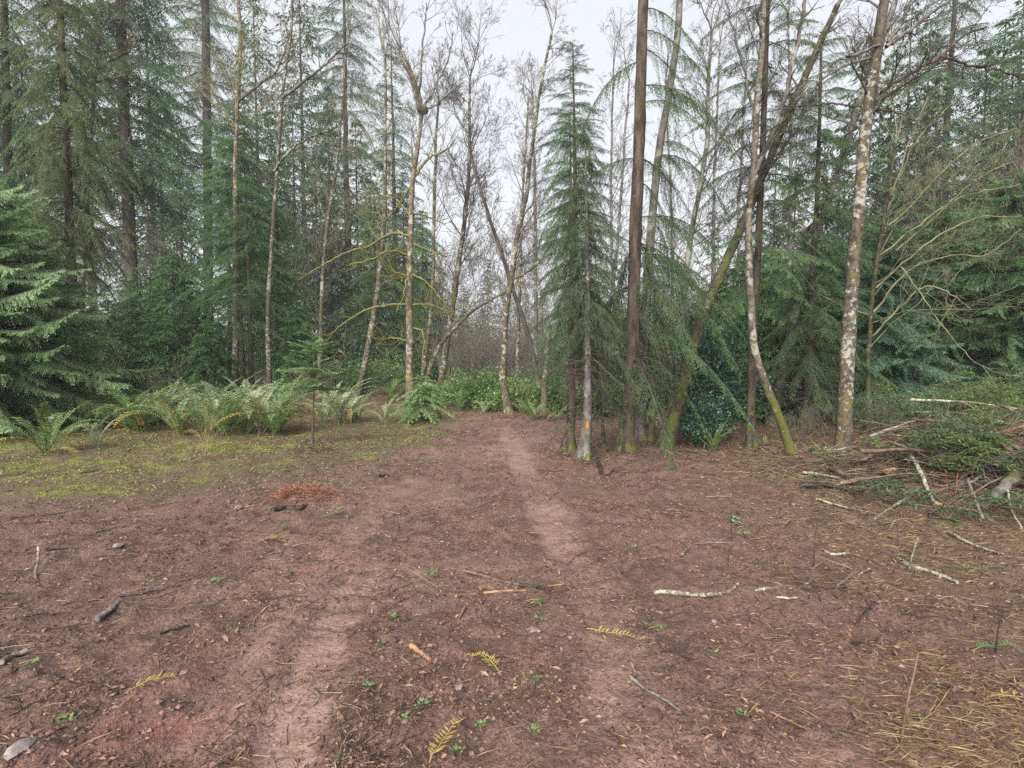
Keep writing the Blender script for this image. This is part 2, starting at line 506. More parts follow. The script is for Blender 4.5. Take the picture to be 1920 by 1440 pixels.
M['stone'] = bark_mat("wet_stone", (0.11, 0.085, 0.080), (0.24, 0.20, 0.195), scale=9, stretch=1, bump=0.3, rough=0.45)
M['stone_dark'] = bark_mat("dark_red_stone", (0.055, 0.030, 0.025), (0.13, 0.075, 0.065), scale=9, stretch=1, bump=0.4, rough=0.5)


# ------------------------------------------------------------------ ground
def ground_material():
    m, n, l, o = new_mat("soil")
    tc = n.new("ShaderNodeTexCoord"); P = tc.outputs["Object"]
    tr, mo, li, fo, rd = (attr(n, k) for k in ("track", "moss", "litter", "forest", "redness"))
    big = noise(n, l, P, 0.9, 4, 0.6); mid = noise(n, l, P, 6.0, 5, 0.65); fine = noise(n, l, P, 42.0, 4, 0.7); vf = noise(n, l, P, 130.0, 3, 0.7)
    soil = mixc(n, l, rampf(n, l, mid, 0.36, 0.64), (0.098, 0.050, 0.036), (0.222, 0.128, 0.100))
    soil = mixc(n, l, rampf(n, l, big, 0.38, 0.66), soil, mixc(n, l, fine, (0.128, 0.068, 0.049), (0.270, 0.160, 0.126)))
    dk = noise(n, l, P, 3.1, 5, 0.7)
    soil = mixc(n, l, mth(n, l, 'MULTIPLY', rampf(n, l, dk, 0.50, 0.64), 0.72), soil, mixc(n, l, fine, (0.045, 0.026, 0.018), (0.14, 0.080, 0.052)))  # dark mulch, and crumbs below, darkened further to stand in for weak shading
    crumb = rampf(n, l, fine, 0.46, 0.60)
    soil = mixc(n, l, mth(n, l, 'MULTIPLY', crumb, 0.75), soil, (0.058, 0.032, 0.023))
    grit = rampf(n, l, vf, 0.60, 0.72)
    soil = mixc(n, l, mth(n, l, 'MULTIPLY', grit, 0.45), soil, (0.36, 0.26, 0.22))
    trc = mixc(n, l, mid, (0.19, 0.122, 0.102), (0.305, 0.205, 0.176))
    trc = mixc(n, l, mth(n, l, 'MULTIPLY', grit, 0.35), trc, (0.40, 0.32, 0.30))
    soil = mixc(n, l, mth(n, l, 'MULTIPLY', tr, mth(n, l, 'MULTIPLY_ADD', fine, -1.0, 1.05)), soil, trc)
    soil = mixc(n, l, mth(n, l, 'MULTIPLY', rd, 0.8), soil, mixc(n, l, fine, (0.15, 0.045, 0.036), (0.34, 0.125, 0.105)))
    lit = mixc(n, l, rampf(n, l, fine, 0.35, 0.65), (0.060, 0.036, 0.022), (0.19, 0.125, 0.070))
    soil = mixc(n, l, mth(n, l, 'MULTIPLY', li, mth(n, l, 'MULTIPLY_ADD', mid, 1.0, 0.1)), soil, lit)
    ff = mixc(n, l, mid, (0.045, 0.028, 0.018), (0.12, 0.075, 0.042))
    soil = mixc(n, l, fo, soil, ff)
    mz = noise(n, l, P, 1.6, 4, 0.6)
    mc = mixc(n, l, rampf(n, l, mid, 0.35, 0.65), (0.075, 0.080, 0.022), (0.22, 0.215, 0.04))
    mc = mixc(n, l, mth(n, l, 'MULTIPLY', crumb, 0.6), mc, (0.085, 0.060, 0.030))
    mosx = attr(n, "patch")
    mosf = mth(n, l, "MULTIPLY_ADD", mosx, 0.36, mth(n, l, 'ADD', mth(n, l, 'MULTIPLY', mo, 0.55), mth(n, l, 'ADD', mth(n, l, 'MULTIPLY', mth(n, l, 'SUBTRACT', mz, 0.5), 1.8), mth(n, l, 'MULTIPLY', mth(n, l, 'SUBTRACT', fine, 0.5), 1.2))))
    soil = mixc(n, l, mth(n, l, 'MULTIPLY', mo, 0.7), soil, mixc(n, l, fine, (0.05, 0.034, 0.02), (0.15, 0.10, 0.055)))
    soil = mixc(n, l, mth(n, l, 'MULTIPLY', mth(n, l, 'MINIMUM', mth(n, l, 'MULTIPLY', mo, 2.0), 1.0), rampf(n, l, mosf, 0.50, 0.78)), soil, mc)
    b = n.new("ShaderNodeBsdfPrincipled")
    l.new(soil, b.inputs["Base Color"])
    l.new(mth(n, l, 'MULTIPLY_ADD', tr, -0.27, 0.78), b.inputs["Roughness"])
    b.inputs["Specular IOR Level"].default_value = 0.4
    f2_ = noise(n, l, P, 22.0, 4, 0.65)
    hgt = mth(n, l, 'ADD', mth(n, l, 'MULTIPLY', f2_, 1.3), mth(n, l, 'ADD', mth(n, l, 'MULTIPLY', fine, 0.9), mth(n, l, 'MULTIPLY', vf, 0.35)))
    bp = n.new("ShaderNodeBump"); bp.inputs["Distance"].default_value = 0.05
    l.new(mth(n, l, 'MULTIPLY_ADD', tr, -0.5, 1.0), bp.inputs["Strength"])
    l.new(hgt, bp.inputs["Height"]); l.new(bp.outputs[0], b.inputs["Normal"])
    l.new(b.outputs[0], o.inputs[0])
    return m


def lines(parts):
    out = []
    for a, b, s in parts:
        out.append(np.arange(a, b - s * 0.3, s))
    out.append(np.array([parts[-1][1]]))
    return np.concatenate(out)


gx = lines([(-200, -40, 20), (-40, -15, 2.5), (-15, -6, 0.16), (-6, -3.5, 0.07), (-3.5, 3.5, 0.032), (3.5, 6, 0.07), (6, 15, 0.16), (15, 40, 2.5), (40, 200, 20)])
gy = lines([(-60, -6, 9), (-6, 1.4, 0.4), (1.4, 5.0, 0.03), (5.0, 9.0, 0.055), (9, 16, 0.12), (16, 30, 0.7), (30, 60, 5), (60, 260, 20)])
XX, YY = np.meshgrid(gx, gy)
mk = masks(XX, YY)
ZZ = height(XX, YY, mk)
mb = MB()
nx, ny = len(gx), len(gy)
ii = (np.arange(ny - 1)[:, None] * nx + np.arange(nx - 1)[None, :])
GF = np.stack((ii, ii + 1, ii + nx + 1, ii + nx), -1).reshape(-1, 4)
mb.add(np.stack((XX, YY, ZZ), -1).reshape(-1, 3), GF, 0.5, 0, True)
gme = mb.mesh("ground", [ground_material()])
reds = 0
for (px, py, r) in ((300, 1330, .30), (250, 1420, .32), (395, 1275, .14), (640, 1050, .28), (590, 1055, .2), (1760, 1235, .15), (350, 1300, .2)):
    c = flat(px, py); reds = reds + np.exp(-((XX - c[0]) ** 2 + (YY - c[1]) ** 2) / (r * r))
reds = np.clip(reds * sstep(.3, .8, fbm(XX * 6, YY * 6, 77, 4)) * .5, 0, 1)
patch = 0
for (px, py, ra, rb) in ((40, 828, .9, .5), (15, 845, .7, .4), (330, 838, .8, .25), (430, 850, .7, .2), (520, 842, .6, .2), (380, 858, .5, .18), (60, 880, 1.2, .4), (120, 925, .8, .3), (250, 880, .9, .3), (600, 846, .3, .12), (1640, 868, .25, .15), (1210, 838, .2, .1)):
    c = flat(px, py); patch = patch + np.exp(-((XX - c[0]) / ra) ** 2 - ((YY - c[1]) / rb) ** 2)
mk["patch"] = np.clip(patch, 0, 1)
for nm, arr in (("patch", mk["patch"]), ("track", mk['track']), ("moss", mk['moss']), ("litter", mk['litter']), ("forest", mk['forest']), ("redness", reds)):
    a_ = gme.attributes.new(nm, 'FLOAT', 'POINT'); a_.data.foreach_set("value", np.ascontiguousarray(arr, np.float32).ravel())
g = link("ground", gme); g["kind"] = "structure"


# ------------------------------------------------------------------ tree builders
def spline(pts, n):
    """smooth resample of a polyline"""
    pts = np.asarray(pts, float)
    if len(pts) == 2:
        return pts[0] + (pts[1] - pts[0]) * np.linspace(0, 1, n)[:, None]
    s = np.concatenate(([0], np.cumsum(np.linalg.norm(np.diff(pts, axis=0), axis=1))))
    u = np.linspace(0, s[-1], n)
    P = np.vstack((2 * pts[0] - pts[1], pts, 2 * pts[-1] - pts[-2]))
    out = []
    for x in u:
        i = min(np.searchsorted(s, x, side='right') - 1, len(pts) - 2)
        t = (x - s[i]) / max(1e-9, s[i + 1] - s[i])
        p0, p1, p2, p3 = P[i], P[i + 1], P[i + 2], P[i + 3]
        out.append(0.5 * ((2 * p1) + (-p0 + p2) * t + (2 * p0 - 5 * p1 + 4 * p2 - p3) * t * t + (-p0 + 3 * p1 - 3 * p2 + p3) * t ** 3))
    return np.array(out)


def conifer_crown(mb, path, R, lo, seed, nb=110, droop=0.35, rise=0.25, twig=0.42, bl=0.08, bw=0.02, space=0.075, bspace=0.05, hang=0.12,
                  full=1.0, shape=0.8, thin=0.0, limbr=0.012, dead=0, deadlo=0.0, deadlen=1.0, side=None, tipup=0.0, clear=0):
    """needle foliage on whorled limbs round a trunk path (local coordinates)"""
    r = np.random.default_rng(seed)
    near = bl < 0.095
    nb = int(nb * (1.25 if near else 1.3)); bl = bl * (1.1 if near else 1.2); bw = bw * (1.2 if near else 1.4)
    zs = path[:, 2]; h = zs[-1]
    sp0, sp1, sr = [], [], []
    az = r.uniform(0, 6.28)
    for i in range(nb):
        t = ((i + r.uniform(0, 1)) / nb) ** full             # 0 tip, 1 lowest limb
        z = h - t * (h - lo)
        if not near:
            ws = 0.035 * h
            z = min(h - .02, (math.floor(z / ws) + 0.5) * ws + r.normal(0, 0.16) * ws)
            t = min(1, max(0.0, (h - z) / (h - lo)))
        az += 2.399 + r.uniform(-0.5, 0.5)
        if side is not None and r.uniform() < 0.6: az = side + r.normal(0, 0.7)
        org = np.array([np.interp(z, zs, path[:, 0]), np.interp(z, zs, path[:, 1]), z])
        L = (0.06 + R * min(1.0, (t * 1.02) ** shape)) * r.uniform(0.6, 1.08)
        if thin and r.uniform() < thin * t: continue
        a = rise * (1.25 - 1.3 * t) + r.uniform(-0.1, 0.1); b = droop * (0.55 + 0.6 * t) * r.uniform(0.7, 1.3)
        ca, sa = math.cos(az), math.sin(az)
        ss = np.linspace(0, 1, 7)
        yaw = r.uniform(-0.25, 0.25)
        path_b = lambda s: np.stack((org[0] + L * s * (ca - sa * yaw * s), org[1] + L * s * (sa + ca * yaw * s), org[2] + L * (a * s - b * s * s + tipup * s ** 4)), -1)
        pb = path_b(ss)
        sp0.append(pb[:-1]); sp1.append(pb[1:]); sr.append(limbr * L ** 0.6 * (1 - 0.85 * ss))
        n = max(5, int(L * 0.9 / space))
        s = np.sort(r.uniform(0.10 + 0.10 * t, 1.0, n))
        p = path_b(s); T = nrm(path_b(s + 0.02) - p)
        B = np.stack((-T[:, 1], T[:, 0], np.zeros(n)), -1); B = nrm(B)
        sd = np.where(np.arange(n) % 2 == 0, 1.0, -1.0)
        tl = np.minimum(twig, L * 0.55) * (1.1 - 0.75 * s) * r.uniform(0.5, 1.15, n)
        tl = np.maximum(tl, bl * 0.8)
        an = r.normal(0.95, 0.18, n)
        D = nrm(T * np.cos(an)[:, None] + B * (sd * np.sin(an))[:, None] + np.array([0, 0, -1.0]) * (hang * r.uniform(0.3, 1.7, n))[:, None])
        # tip leader
        p = np.vstack((p, path_b(np.array([0.86])))); D = np.vstack((D, T[-1:])); tl = np.append(tl, min(twig, L * .5) * 0.7)
        m = np.maximum(1, np.ceil(tl / bspace)).astype(int)
        idx = np.repeat(np.arange(len(p)), m)
        k = np.concatenate([np.arange(x) for x in m])
        u = (k + r.uniform(0, 0.6, len(k))) / m[idx]
        sag = -hang * 0.9 * (u * tl[idx]) ** 2 / max(twig, .1)
        bp = p[idx] + D[idx] * (u * tl[idx])[:, None]; bp[:, 2] += sag
        nn = np.cross(D[idx], np.array([0, 0, 1.0])); nn = nrm(nn + 1e-6)
        fan = np.where(k % 2 == 0, 1.0, -1.0) * r.uniform(0.15, 0.85, len(k))
        bd = nrm(D[idx] + nn * fan[:, None] + np.stack((np.zeros(len(k)), np.zeros(len(k)), r.normal(-hang * 0.9, 0.22, len(k))), -1))
        sdv = nrm(np.cross(bd, nrm(np.array([0, 0, 1.0]) + r.normal(0, 0.45 if near else 0.34, (len(k), 3)))))
        tn = np.clip(0.32 + r.normal(0, 0.13) + 0.30 * u * s[np.minimum(idx, n - 1)] + r.normal(0, 0.13, len(k)), 0, 1)
        blades(mb, bp, bd, sdv, bl * r.uniform(0.65, 1.3, len(k)), bw * r.uniform(0.7, 1.3, len(k)), tn, 0)
        st = np.arange(len(p))
        prisms(mb, p[st], p[st] + D[st] * tl[st, None] * 0.8, limbr * 0.28, limbr * 0.1, 0.5, 1) if near and len(st) else None
    for i in range(dead):
        z = deadlo + (lo * 1.15 - deadlo) * r.uniform() ** 0.8
        aa = r.uniform(0, 6.28)
        if side is not None and r.uniform() < 0.5: aa = side + r.normal(0, 0.8)
        org = np.array([np.interp(z, zs, path[:, 0]), np.interp(z, zs, path[:, 1]), z])
        L = deadlen * r.uniform(0.35, 1.1); ss = np.linspace(0, 1, 6)
        b = r.uniform(0.05, 0.5); a = r.uniform(-0.2, 0.25)
        pb = np.stack((org[0] + L * ss * math.cos(aa), org[1] + L * ss * math.sin(aa), org[2] + L * (a * ss - b * ss * ss)), -1)
        pb[1:] += r.normal(0, 0.02 * L, (5, 3))
        sp0.append(pb[:-1]); sp1.append(pb[1:]); sr.append(limbr * L ** 0.6 * (1 - 0.8 * ss))
        for q in range(int(3 + L * 4)):
            s = r.uniform(0.2, 1); j = min(4, int(s * 5)); p = pb[j] + (pb[j + 1] - pb[j]) * (s * 5 - j)
            d = nrm(nrm(pb[j + 1] - pb[j]) + r.normal(0, 0.6, 3) + np.array([0, 0, -hang * 2]))
            l2 = L * 0.28 * r.uniform(0.3, 1)
            q1 = p + d * l2 * .5; q2 = q1 + nrm(d + r.normal(0, .25, 3) + np.array([0, 0, -hang * 2])) * l2 * .5
            sp0.append(np.array([p, q1])); sp1.append(np.array([q1, q2])); sr.append(np.array([limbr * .35, limbr * .22, limbr * .12]))
    if sp0:
        P0 = np.concatenate(sp0); P1 = np.concatenate(sp1)
        R0 = np.concatenate([x[:-1] for x in sr]); R1 = np.concatenate([x[1:] for x in sr])
        prisms(mb, P0, P1, R0, R1, 0.5, 1)


BOUGHS = {}
LENS = (0.3, 0.5, 0.8, 1.25, 1.9, 2.8, 4.0, 5.6)


def bough_mesh(leaf, cls, droop, hang, tipup, lc, var):
    """one needle-covered limb of a given length class, along +X"""
    key = (leaf, cls, droop, hang, tipup, lc, var)
    if key in BOUGHS: return BOUGHS[key]
    L = LENS[lc]; r = np.random.default_rng(1000 + lc * 7 + var * 101 + cls * 13)
    flat_ = leaf.startswith('cedar')
    bl, bw, tsp, bsp, wid = ((0.050, 0.0095, 0.036, 0.016, 0.30), (0.10, 0.021, 0.075, 0.036, 0.55), (0.16, 0.040, 0.13, 0.065, 0.85))[cls]
    if flat_: bl *= 1.3; bw *= 2.1
    if leaf == 'sapling': bw *= 1.7
    b = MB()
    yaw = r.uniform(-.12, .12)
    P = lambda q: np.stack((L * q * (1 - .12 * droop * q), L * yaw * q * q, L * (-droop * q * q + tipup * q ** 4)), -1)
    ss = np.linspace(0, 1, 9); pb = P(ss)
    lr = 0.009 * L ** .7
    prisms(b, pb[:-1], pb[1:], lr * (1.05 - .9 * ss[:-1]), lr * (1.05 - .9 * ss[1:]), .5, 1)
    n = max(8, int(2 * L / tsp))
    q = np.clip(np.linspace(.06, 1, n) + r.normal(0, .3 / n, n), .04, 1); sd = np.where(np.arange(n) % 2 == 0, 1., -1.)
    p = P(q); T = nrm(P(q + .02) - p); B = nrm(np.stack((-T[:, 1], T[:, 0], 0 * q), -1))
    gaps = .35 + .9 * vnoise(q * 7 + var * 5.3, sd * 3.1 + lc, 7)
    tl = wid * min(L, 2.2) ** .62 * np.minimum(1, .30 + q * 3.2) * np.maximum(.06, 1.04 - q) ** .6 * gaps * r.uniform(.7, 1.15, n)
    tl = np.maximum(tl, bl)
    an = r.normal(.92, .14, n)
    dn = np.array([[0, 0, -1.0]])
    D = nrm(T * np.cos(an)[:, None] + B * (sd * np.sin(an))[:, None] + dn * (hang * r.uniform(.3, 1.3, n))[:, None])
    p = np.vstack((p, P(np.array([.93])))); D = np.vstack((D, T[-1:])); tl = np.append(tl, bl * 2); qq = np.append(q, 1.)
    m = np.maximum(3, np.ceil(tl / bsp)).astype(int)
    idx = np.repeat(np.arange(len(p)), m); k = np.concatenate([np.arange(x) for x in m])
    u = (k + r.uniform(.1, .9, len(k))) / m[idx]
    sag = lambda ii, uu: -hang * 1.1 * (uu * tl[ii]) ** 2 / (wid * .8)
    bp = p[idx] + D[idx] * (u * tl[idx])[:, None]; bp[:, 2] += sag(idx, u)
    dd = D[idx].copy(); dd[:, 2] += -2.2 * hang * u * tl[idx] / (wid * .8); dd = nrm(dd)
    up = nrm(np.array([[0, 0, 1.0]]) + r.normal(0, .25, (len(p), 3)))[idx]
    S = nrm(np.cross(dd, up))
    fan = np.where(k % 2 == 0, 1., -1.) * r.uniform(.45, 1.0, len(k))
    bd = nrm(dd + S * fan[:, None] + dn * r.normal(.12 + .35 * hang, .16, (len(k), 1)))
    sv = nrm(np.cross(bd, nrm(np.cross(S, dd) + r.normal(0, .35, (len(k), 3)))))
    tn = np.clip(.26 + .34 * u * (.35 + .65 * qq[idx]) + r.normal(0, .06, len(p))[idx] + r.normal(0, .10, len(k)), 0, 1)
    blades(b, bp, bd, sv, bl * (1.15 - .45 * u) * r.uniform(.7, 1.25, len(k)), bw * r.uniform(.75, 1.25, len(k)), tn, 0)
    ii = np.arange(len(p)); mid = p + D * (tl * .5)[:, None]; mid = mid + dn * 0; mid[:, 2] += sag(ii, .5); en = p + D * (tl * .95)[:, None]; en[:, 2] += sag(ii, .95)
    prisms(b, p, mid, lr * .22, lr * .16, .5, 1)
    prisms(b, mid, en, lr * .16, lr * .08, .5, 1)
    me = b.mesh("bough", [M[leaf], M['twig_dark']])
    BOUGHS[key] = me
    return me


def hang_boughs(crown, path, leaf, R, lo, seed, cls, nb=100, droop=0.4, rise=0.2, hang=0.3, tipup=0.0, shape=0.7, thin=0.0, side=None, clear=0, **kw):
    r = np.random.default_rng(seed + 5)
    zs = path[:, 2]; h = zs[-1]; az = r.uniform(0, 6.28)
    dr, hg, tu = round(droop * 2) / 2 * .85 + .05, round(hang * 4) / 4, round(tipup * 4) / 4
    ws = (0.30, 0.55, 0.9)[cls]
    nb = int(nb * (1.05, .95, .95)[cls])
    for i in range(nb):
        t = (i + r.uniform()) / nb
        z = h - t * (h - lo)
        if not leaf.startswith('cedar'): z = (math.floor(z / ws) + .5) * ws + r.normal(0, .25) * ws
        z = min(h - .03, z); t = min(1, max(0., (h - z) / (h - lo)))
        az += 2.399 + r.uniform(-.5, .5); a = az
        if side is not None and r.uniform() < .6: a = side + r.normal(0, .7)
        if thin and r.uniform() < thin * t: continue
        if clear and z > clear and r.uniform() < .72: continue
        L = (.10 + R * min(1., (t * 1.02) ** shape)) * r.uniform(.74 if leaf.startswith('cedar') else .62, 1.1)
        lc = int(np.argmin([abs(math.log(L / x)) for x in LENS]))
        o = bpy.data.objects.new("bough", bough_mesh(leaf, cls, dr, hg, tu, lc, int(r.integers(0, 2)))); COL.objects.link(o)
        o.parent = crown
        o.location = (np.interp(z, zs, path[:, 0]), np.interp(z, zs, path[:, 1]), z)
        pitch = rise * (1.35 - 1.4 * t) + .75 * max(0, .22 - t) * 2 + r.normal(0, .09)
        ced = leaf.startswith('cedar')
        if ced: pitch += r.normal(-.08, .24)
        o.rotation_euler = (r.normal(0, .5 if ced else .26), -pitch, a)
        k = L / LENS[lc]; o.scale = (k, k * (1 if r.uniform() < .5 else -1) , k)


def conifer_tree(name, pix, Y, r0, r1, label, cat="tree", group=None, leaf='fir', bark='bark_fir', limb='twig_dark', seed=1, sides=10, sink=0.06, base=None, single=False, **kw):
    """conifer whose trunk follows pixel points at distance Y (first point = foot)"""
    W = np.array([at(px, py, Y) for px, py in pix])
    if base is None:
        bx, by = W[0][0], Y
        W[0] = (bx, by, hz(bx, by))
    org = W[0].copy()
    path = spline(W - org, max(8, int((W[-1][2] - org[2]) / 0.28)))
    path[0, 2] -= sink
    r = np.random.default_rng(seed)
    path[1:, :2] += np.cumsum(r.normal(0, r0 * 0.05, (len(path) - 1, 2)), 0) * 0.5
    t = np.linspace(0, 1, len(path))
    root = thing(name, org, label, cat, group)
    tb = MB(); tube(tb, path, r0 + (r1 - r0) * t ** 0.85, sides, wob=0.13, seed=seed, flare=1.25)
    link("trunk", tb.mesh("trunk", [M[bark]]), root)
    cls = 0 if Y < 15.6 else (1 if Y < 26.5 else 2)
    cb = MB()
    if single:
        conifer_crown(cb, path, seed=seed, **kw)
        link("crown", cb.mesh("crown", [M[leaf], M[limb]]), root)
        return root
    tipk = {**kw, 'nb': 12, 'R': min(.35, kw['R'] * .25), 'lo': path[-1, 2] - (.35, .8, 1.4)[cls], 'thin': 0, 'dead': 0, 'bl': (.05, .09, .16)[cls], 'bw': (.008, .013, .025)[cls], 'twig': .1, 'space': .04 * (1 + cls), 'bspace': .03 * (1 + cls), 'hang': .05, 'droop': .1, 'rise': .5, 'side': None}
    conifer_crown(cb, path, seed=seed, **tipk)
    if kw.get('dead'): conifer_crown(cb, path, seed=seed + 1, **{**kw, 'nb': 0})
    cr = link("crown", cb.mesh("crown", [M[leaf], M[limb]]), root)
    hang_boughs(cr, path, leaf, seed=seed, cls=cls, **kw)
    return root


def grow(segs, p, d, L, r, lvl, R, up, spread, kids, wander, maxl, minr):
    """one limb and its offshoots as straight pieces"""
    n = 5 if lvl == 0 else (3 if lvl < maxl else 2)
    step = L / n
    pts = [p]; dirs = []
    rad = [r]
    for i in range(n):
        d = (d + Vector((R.gauss(0, wander), R.gauss(0, wander), R.gauss(0, wander) + up))).normalized()
        p = p + d * step
        pts.append(p); dirs.append(d); rad.append(max(minr * .7, r * (1 - 0.85 * (i + 1) / n)))
    for i in range(n):
        segs.append((pts[i], pts[i + 1], rad[i], rad[i + 1]))
    if lvl < maxl:
        k = kids[lvl] if lvl < len(kids) else 3
        for j in range(k):
            s = R.uniform(0.22, 1.0); i = min(n - 1, int(s * n)); f = s * n - i
            q = pts[i].lerp(pts[i + 1], f)
            ax = dirs[i].orthogonal().normalized(); ax.rotate(Matrix.Rotation(R.uniform(0, 6.283), 3, dirs[i]))
            nd = (dirs[i] * math.cos(spread) + ax * math.sin(spread) * R.uniform(0.7, 1.25)).normalized()
            nl = L * R.uniform(0.32, 0.62) * (1.15 - 0.5 * s)
            grow(segs, q, nd, nl, max(minr, rad[i] * 0.6), lvl + 1, R, up, spread, kids, wander, maxl, minr)


def seg_mesh(segs, mat, minr=0.0):
    p0 = np.array([s[0] for s in segs]); p1 = np.array([s[1] for s in segs])
    r0 = np.array([s[2] for s in segs]) * .82; r1 = np.array([s[3] for s in segs]) * .78
    b = MB(); prisms(b, p0, p1, r0, r1, 0.5, 0)
    return b.mesh("crown", [mat])


def bare_tree(name, pix, Y, w0, w1, label, cat="tree", group=None, bark='bark_alder', twig='twig_grey', seed=1, t0=0.35, limbs=16, llen=1.6, up=0.05, spread=0.75,
              kids=(6, 5, 3), wander=0.13, maxl=3, minr=0.004, lang=0.9, parts=(), lmat=None, sink=0.08, tip=True, wob=0.12, lbias=None, flare=0.9, depth=None):
    """leafless tree; trunk through pixel points at distance Y; w0, w1 trunk widths in pixels"""
    R = random.Random(seed)
    dd = depth or [0] * len(pix)
    W = np.array([at(px, py, Y + e) for (px, py), e in zip(pix, dd)])
    W[0] = (W[0][0], Y + dd[0], hz(W[0][0], Y + dd[0]))
    org = W[0].copy(); Ln = np.sum(np.linalg.norm(np.diff(W, axis=0), axis=1))
    path = spline(W - org, max(10, int(Ln / 0.16)))
    nr = np.random.default_rng(seed)
    jit = np.cumsum(nr.normal(0, 0.006, (len(path), 2)), 0); jit -= jit[0] + (jit[-1] - jit[0]) * np.linspace(0, 1, len(path))[:, None]
    path[:, :2] += jit
    path[0, 2] -= sink
    t = np.linspace(0, 1, len(path))
    r0, r1 = w0 * Y / FPX / 2, w1 * Y / FPX / 2
    rad = r0 + (r1 - r0) * t ** 0.8
    root = thing(name, org, label, cat, group)
    tb = MB(); tube(tb, path, rad, 10, wob=wob, seed=seed, flare=flare)
    link("trunk", tb.mesh("trunk", [M[bark]]), root)
    segs = []
    for i in range(limbs):
        s = t0 + (1 - t0) * ((i + R.random()) / limbs)
        k = min(len(path) - 2, int(s * (len(path) - 1)))
        p = Vector(path[k]); d = Vector(path[k + 1] - path[k]).normalized()
        ax = d.orthogonal().normalized(); ax.rotate(Matrix.Rotation(R.uniform(0, 6.283), 3, d))
        if lbias is not None and R.random() < 0.6:
            ax = Vector((lbias, R.gauss(0, .4), 0.1)).normalized()
        nd = (d * math.cos(lang) + ax * math.sin(lang)).normalized()
        L = llen * (1.1 - 0.65 * (s - t0) / max(1e-6, 1 - t0)) * R.uniform(0.45, 1.1)
        grow(segs, p, nd, L, max(minr * 1.6, rad[k] * R.uniform(0.28, 0.5)), 0, R, up, spread, kids, wander, maxl, minr)
    if tip:
        p = Vector(path[-1]); d = Vector(path[-1] - path[-3]).normalized()
        for q in range(3):
            grow(segs, p, (d + Vector((R.gauss(0, .2), R.gauss(0, .2), 0.1))).normalized(), llen * 0.8, rad[-1] * (1 if q == 0 else .6), 0, R, up, spread, kids, wander, maxl, minr)
    if segs:
        link("crown", seg_mesh(segs, M[twig], minr * .6), root)
    for (ppts, wa, wb, mat_) in parts:                        # limbs the photograph shows one by one
        Q = np.array([at(px, py, Y + e) for px, py, e in ppts]) - org
        pp = spline(Q, max(8, int(len(Q) * 5)))
        pp[1:-1] += nr.normal(0, 0.012, (len(pp) - 2, 3))
        bb = MB(); ra, rb = wa * Y / FPX / 2, wb * Y / FPX / 2
        tube(bb, pp, np.linspace(ra, rb, len(pp)), 7, wob=0.2, seed=seed + len(ppts))
        ss = []
        for q in range(7):
            k = R.randrange(len(pp) // 4, len(pp) - 1)
            d = Vector(pp[k + 1] - pp[k]).normalized(); ax = d.orthogonal().normalized(); ax.rotate(Matrix.Rotation(R.uniform(0, 6.283), 3, d))
            grow(ss, Vector(pp[k]), (d + ax * 0.9).normalized(), R.uniform(0.25, 0.75) * llen * 0.6, max(minr, rb * 0.8), 0, R, up, spread, (4, 3), wander * 1.3, 2, minr)
        prisms(bb, np.array([s[0] for s in ss]), np.array([s[1] for s in ss]), np.array([s[2] for s in ss]), np.array([s[3] for s in ss]), 0.5, 0)
        link("branch", bb.mesh("branch", [M[mat_]]), root)
    return root


# ================================================================== THE FOREST
# ---- conifers, left side
CEDAR = dict(droop=0.55, rise=0.15, twig=0.55, bl=0.115, bw=0.036, space=0.055, bspace=0.055, hang=0.42, tipup=0.25, limbr=0.014)
conifer_tree("cedar_tree", [(-75, 800), (-70, 330)], 11.0, 0.16, 0.02, "pale green cedar whose drooping boughs fill the left edge above the ground", leaf='cedar', seed=101,
             R=3.4, lo=1.05, nb=280, shape=0.55, **CEDAR)
conifer_tree("cedar_tree", [(58, 790), (60, 455)], 12.2, 0.10, 0.015, "smaller pale cedar pressed against the right of the left edge cedar", leaf='cedar', seed=141,
             R=1.75, lo=0.7, nb=200, shape=0.55, **CEDAR)
conifer_tree("hemlock_tree", [(140, 700), (128, 400), (112, 0), (100, -260)], 14.0, 0.14, 0.05, "tall olive green hemlock with hanging sprays behind the pale cedar", leaf='hemlock', seed=102,
             R=1.75, lo=4.1, nb=210, droop=0.75, rise=0.15, twig=0.42, bl=0.10, bw=0.028, space=0.06, bspace=0.06, hang=0.55, shape=0.35, dead=14, deadlo=2.2, deadlen=1.2)
conifer_tree("hemlock_tree", [(25, 700), (15, 300), (0, -300)], 17.0, 0.16, 0.06, "dark hemlock at the left edge rising over the pale cedar", leaf='fir_blue', seed=103,
             R=2.6, lo=3.0, nb=180, droop=0.6, rise=0.1, twig=0.5, bl=0.13, bw=0.038, space=0.085, bspace=0.085, hang=0.4, shape=0.4)
conifer_tree("douglas_fir", [(250, 700), (240, 450), (228, 200), (216, -250)], 27.0, 0.34, 0.18, "big fir with thick bare dark trunk and long dead lower limbs", leaf='fir_blue', bark='bark_far', seed=104,
             R=4.6, lo=9.8, nb=130, droop=0.5, rise=0.1, twig=0.9, bl=0.22, bw=0.06, space=0.13, bspace=0.14, hang=0.3, shape=0.35, dead=60, deadlo=4.0, deadlen=3.4, limbr=0.02)
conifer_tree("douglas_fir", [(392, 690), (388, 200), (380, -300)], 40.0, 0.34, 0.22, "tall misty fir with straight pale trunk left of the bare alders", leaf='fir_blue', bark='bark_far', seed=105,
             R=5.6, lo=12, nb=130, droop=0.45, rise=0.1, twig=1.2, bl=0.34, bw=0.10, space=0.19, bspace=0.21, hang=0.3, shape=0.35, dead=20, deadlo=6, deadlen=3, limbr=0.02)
FIRM = dict(droop=0.55, rise=0.12, twig=0.6, bl=0.15, bw=0.042, space=0.085, bspace=0.095, hang=0.28, limbr=0.015)
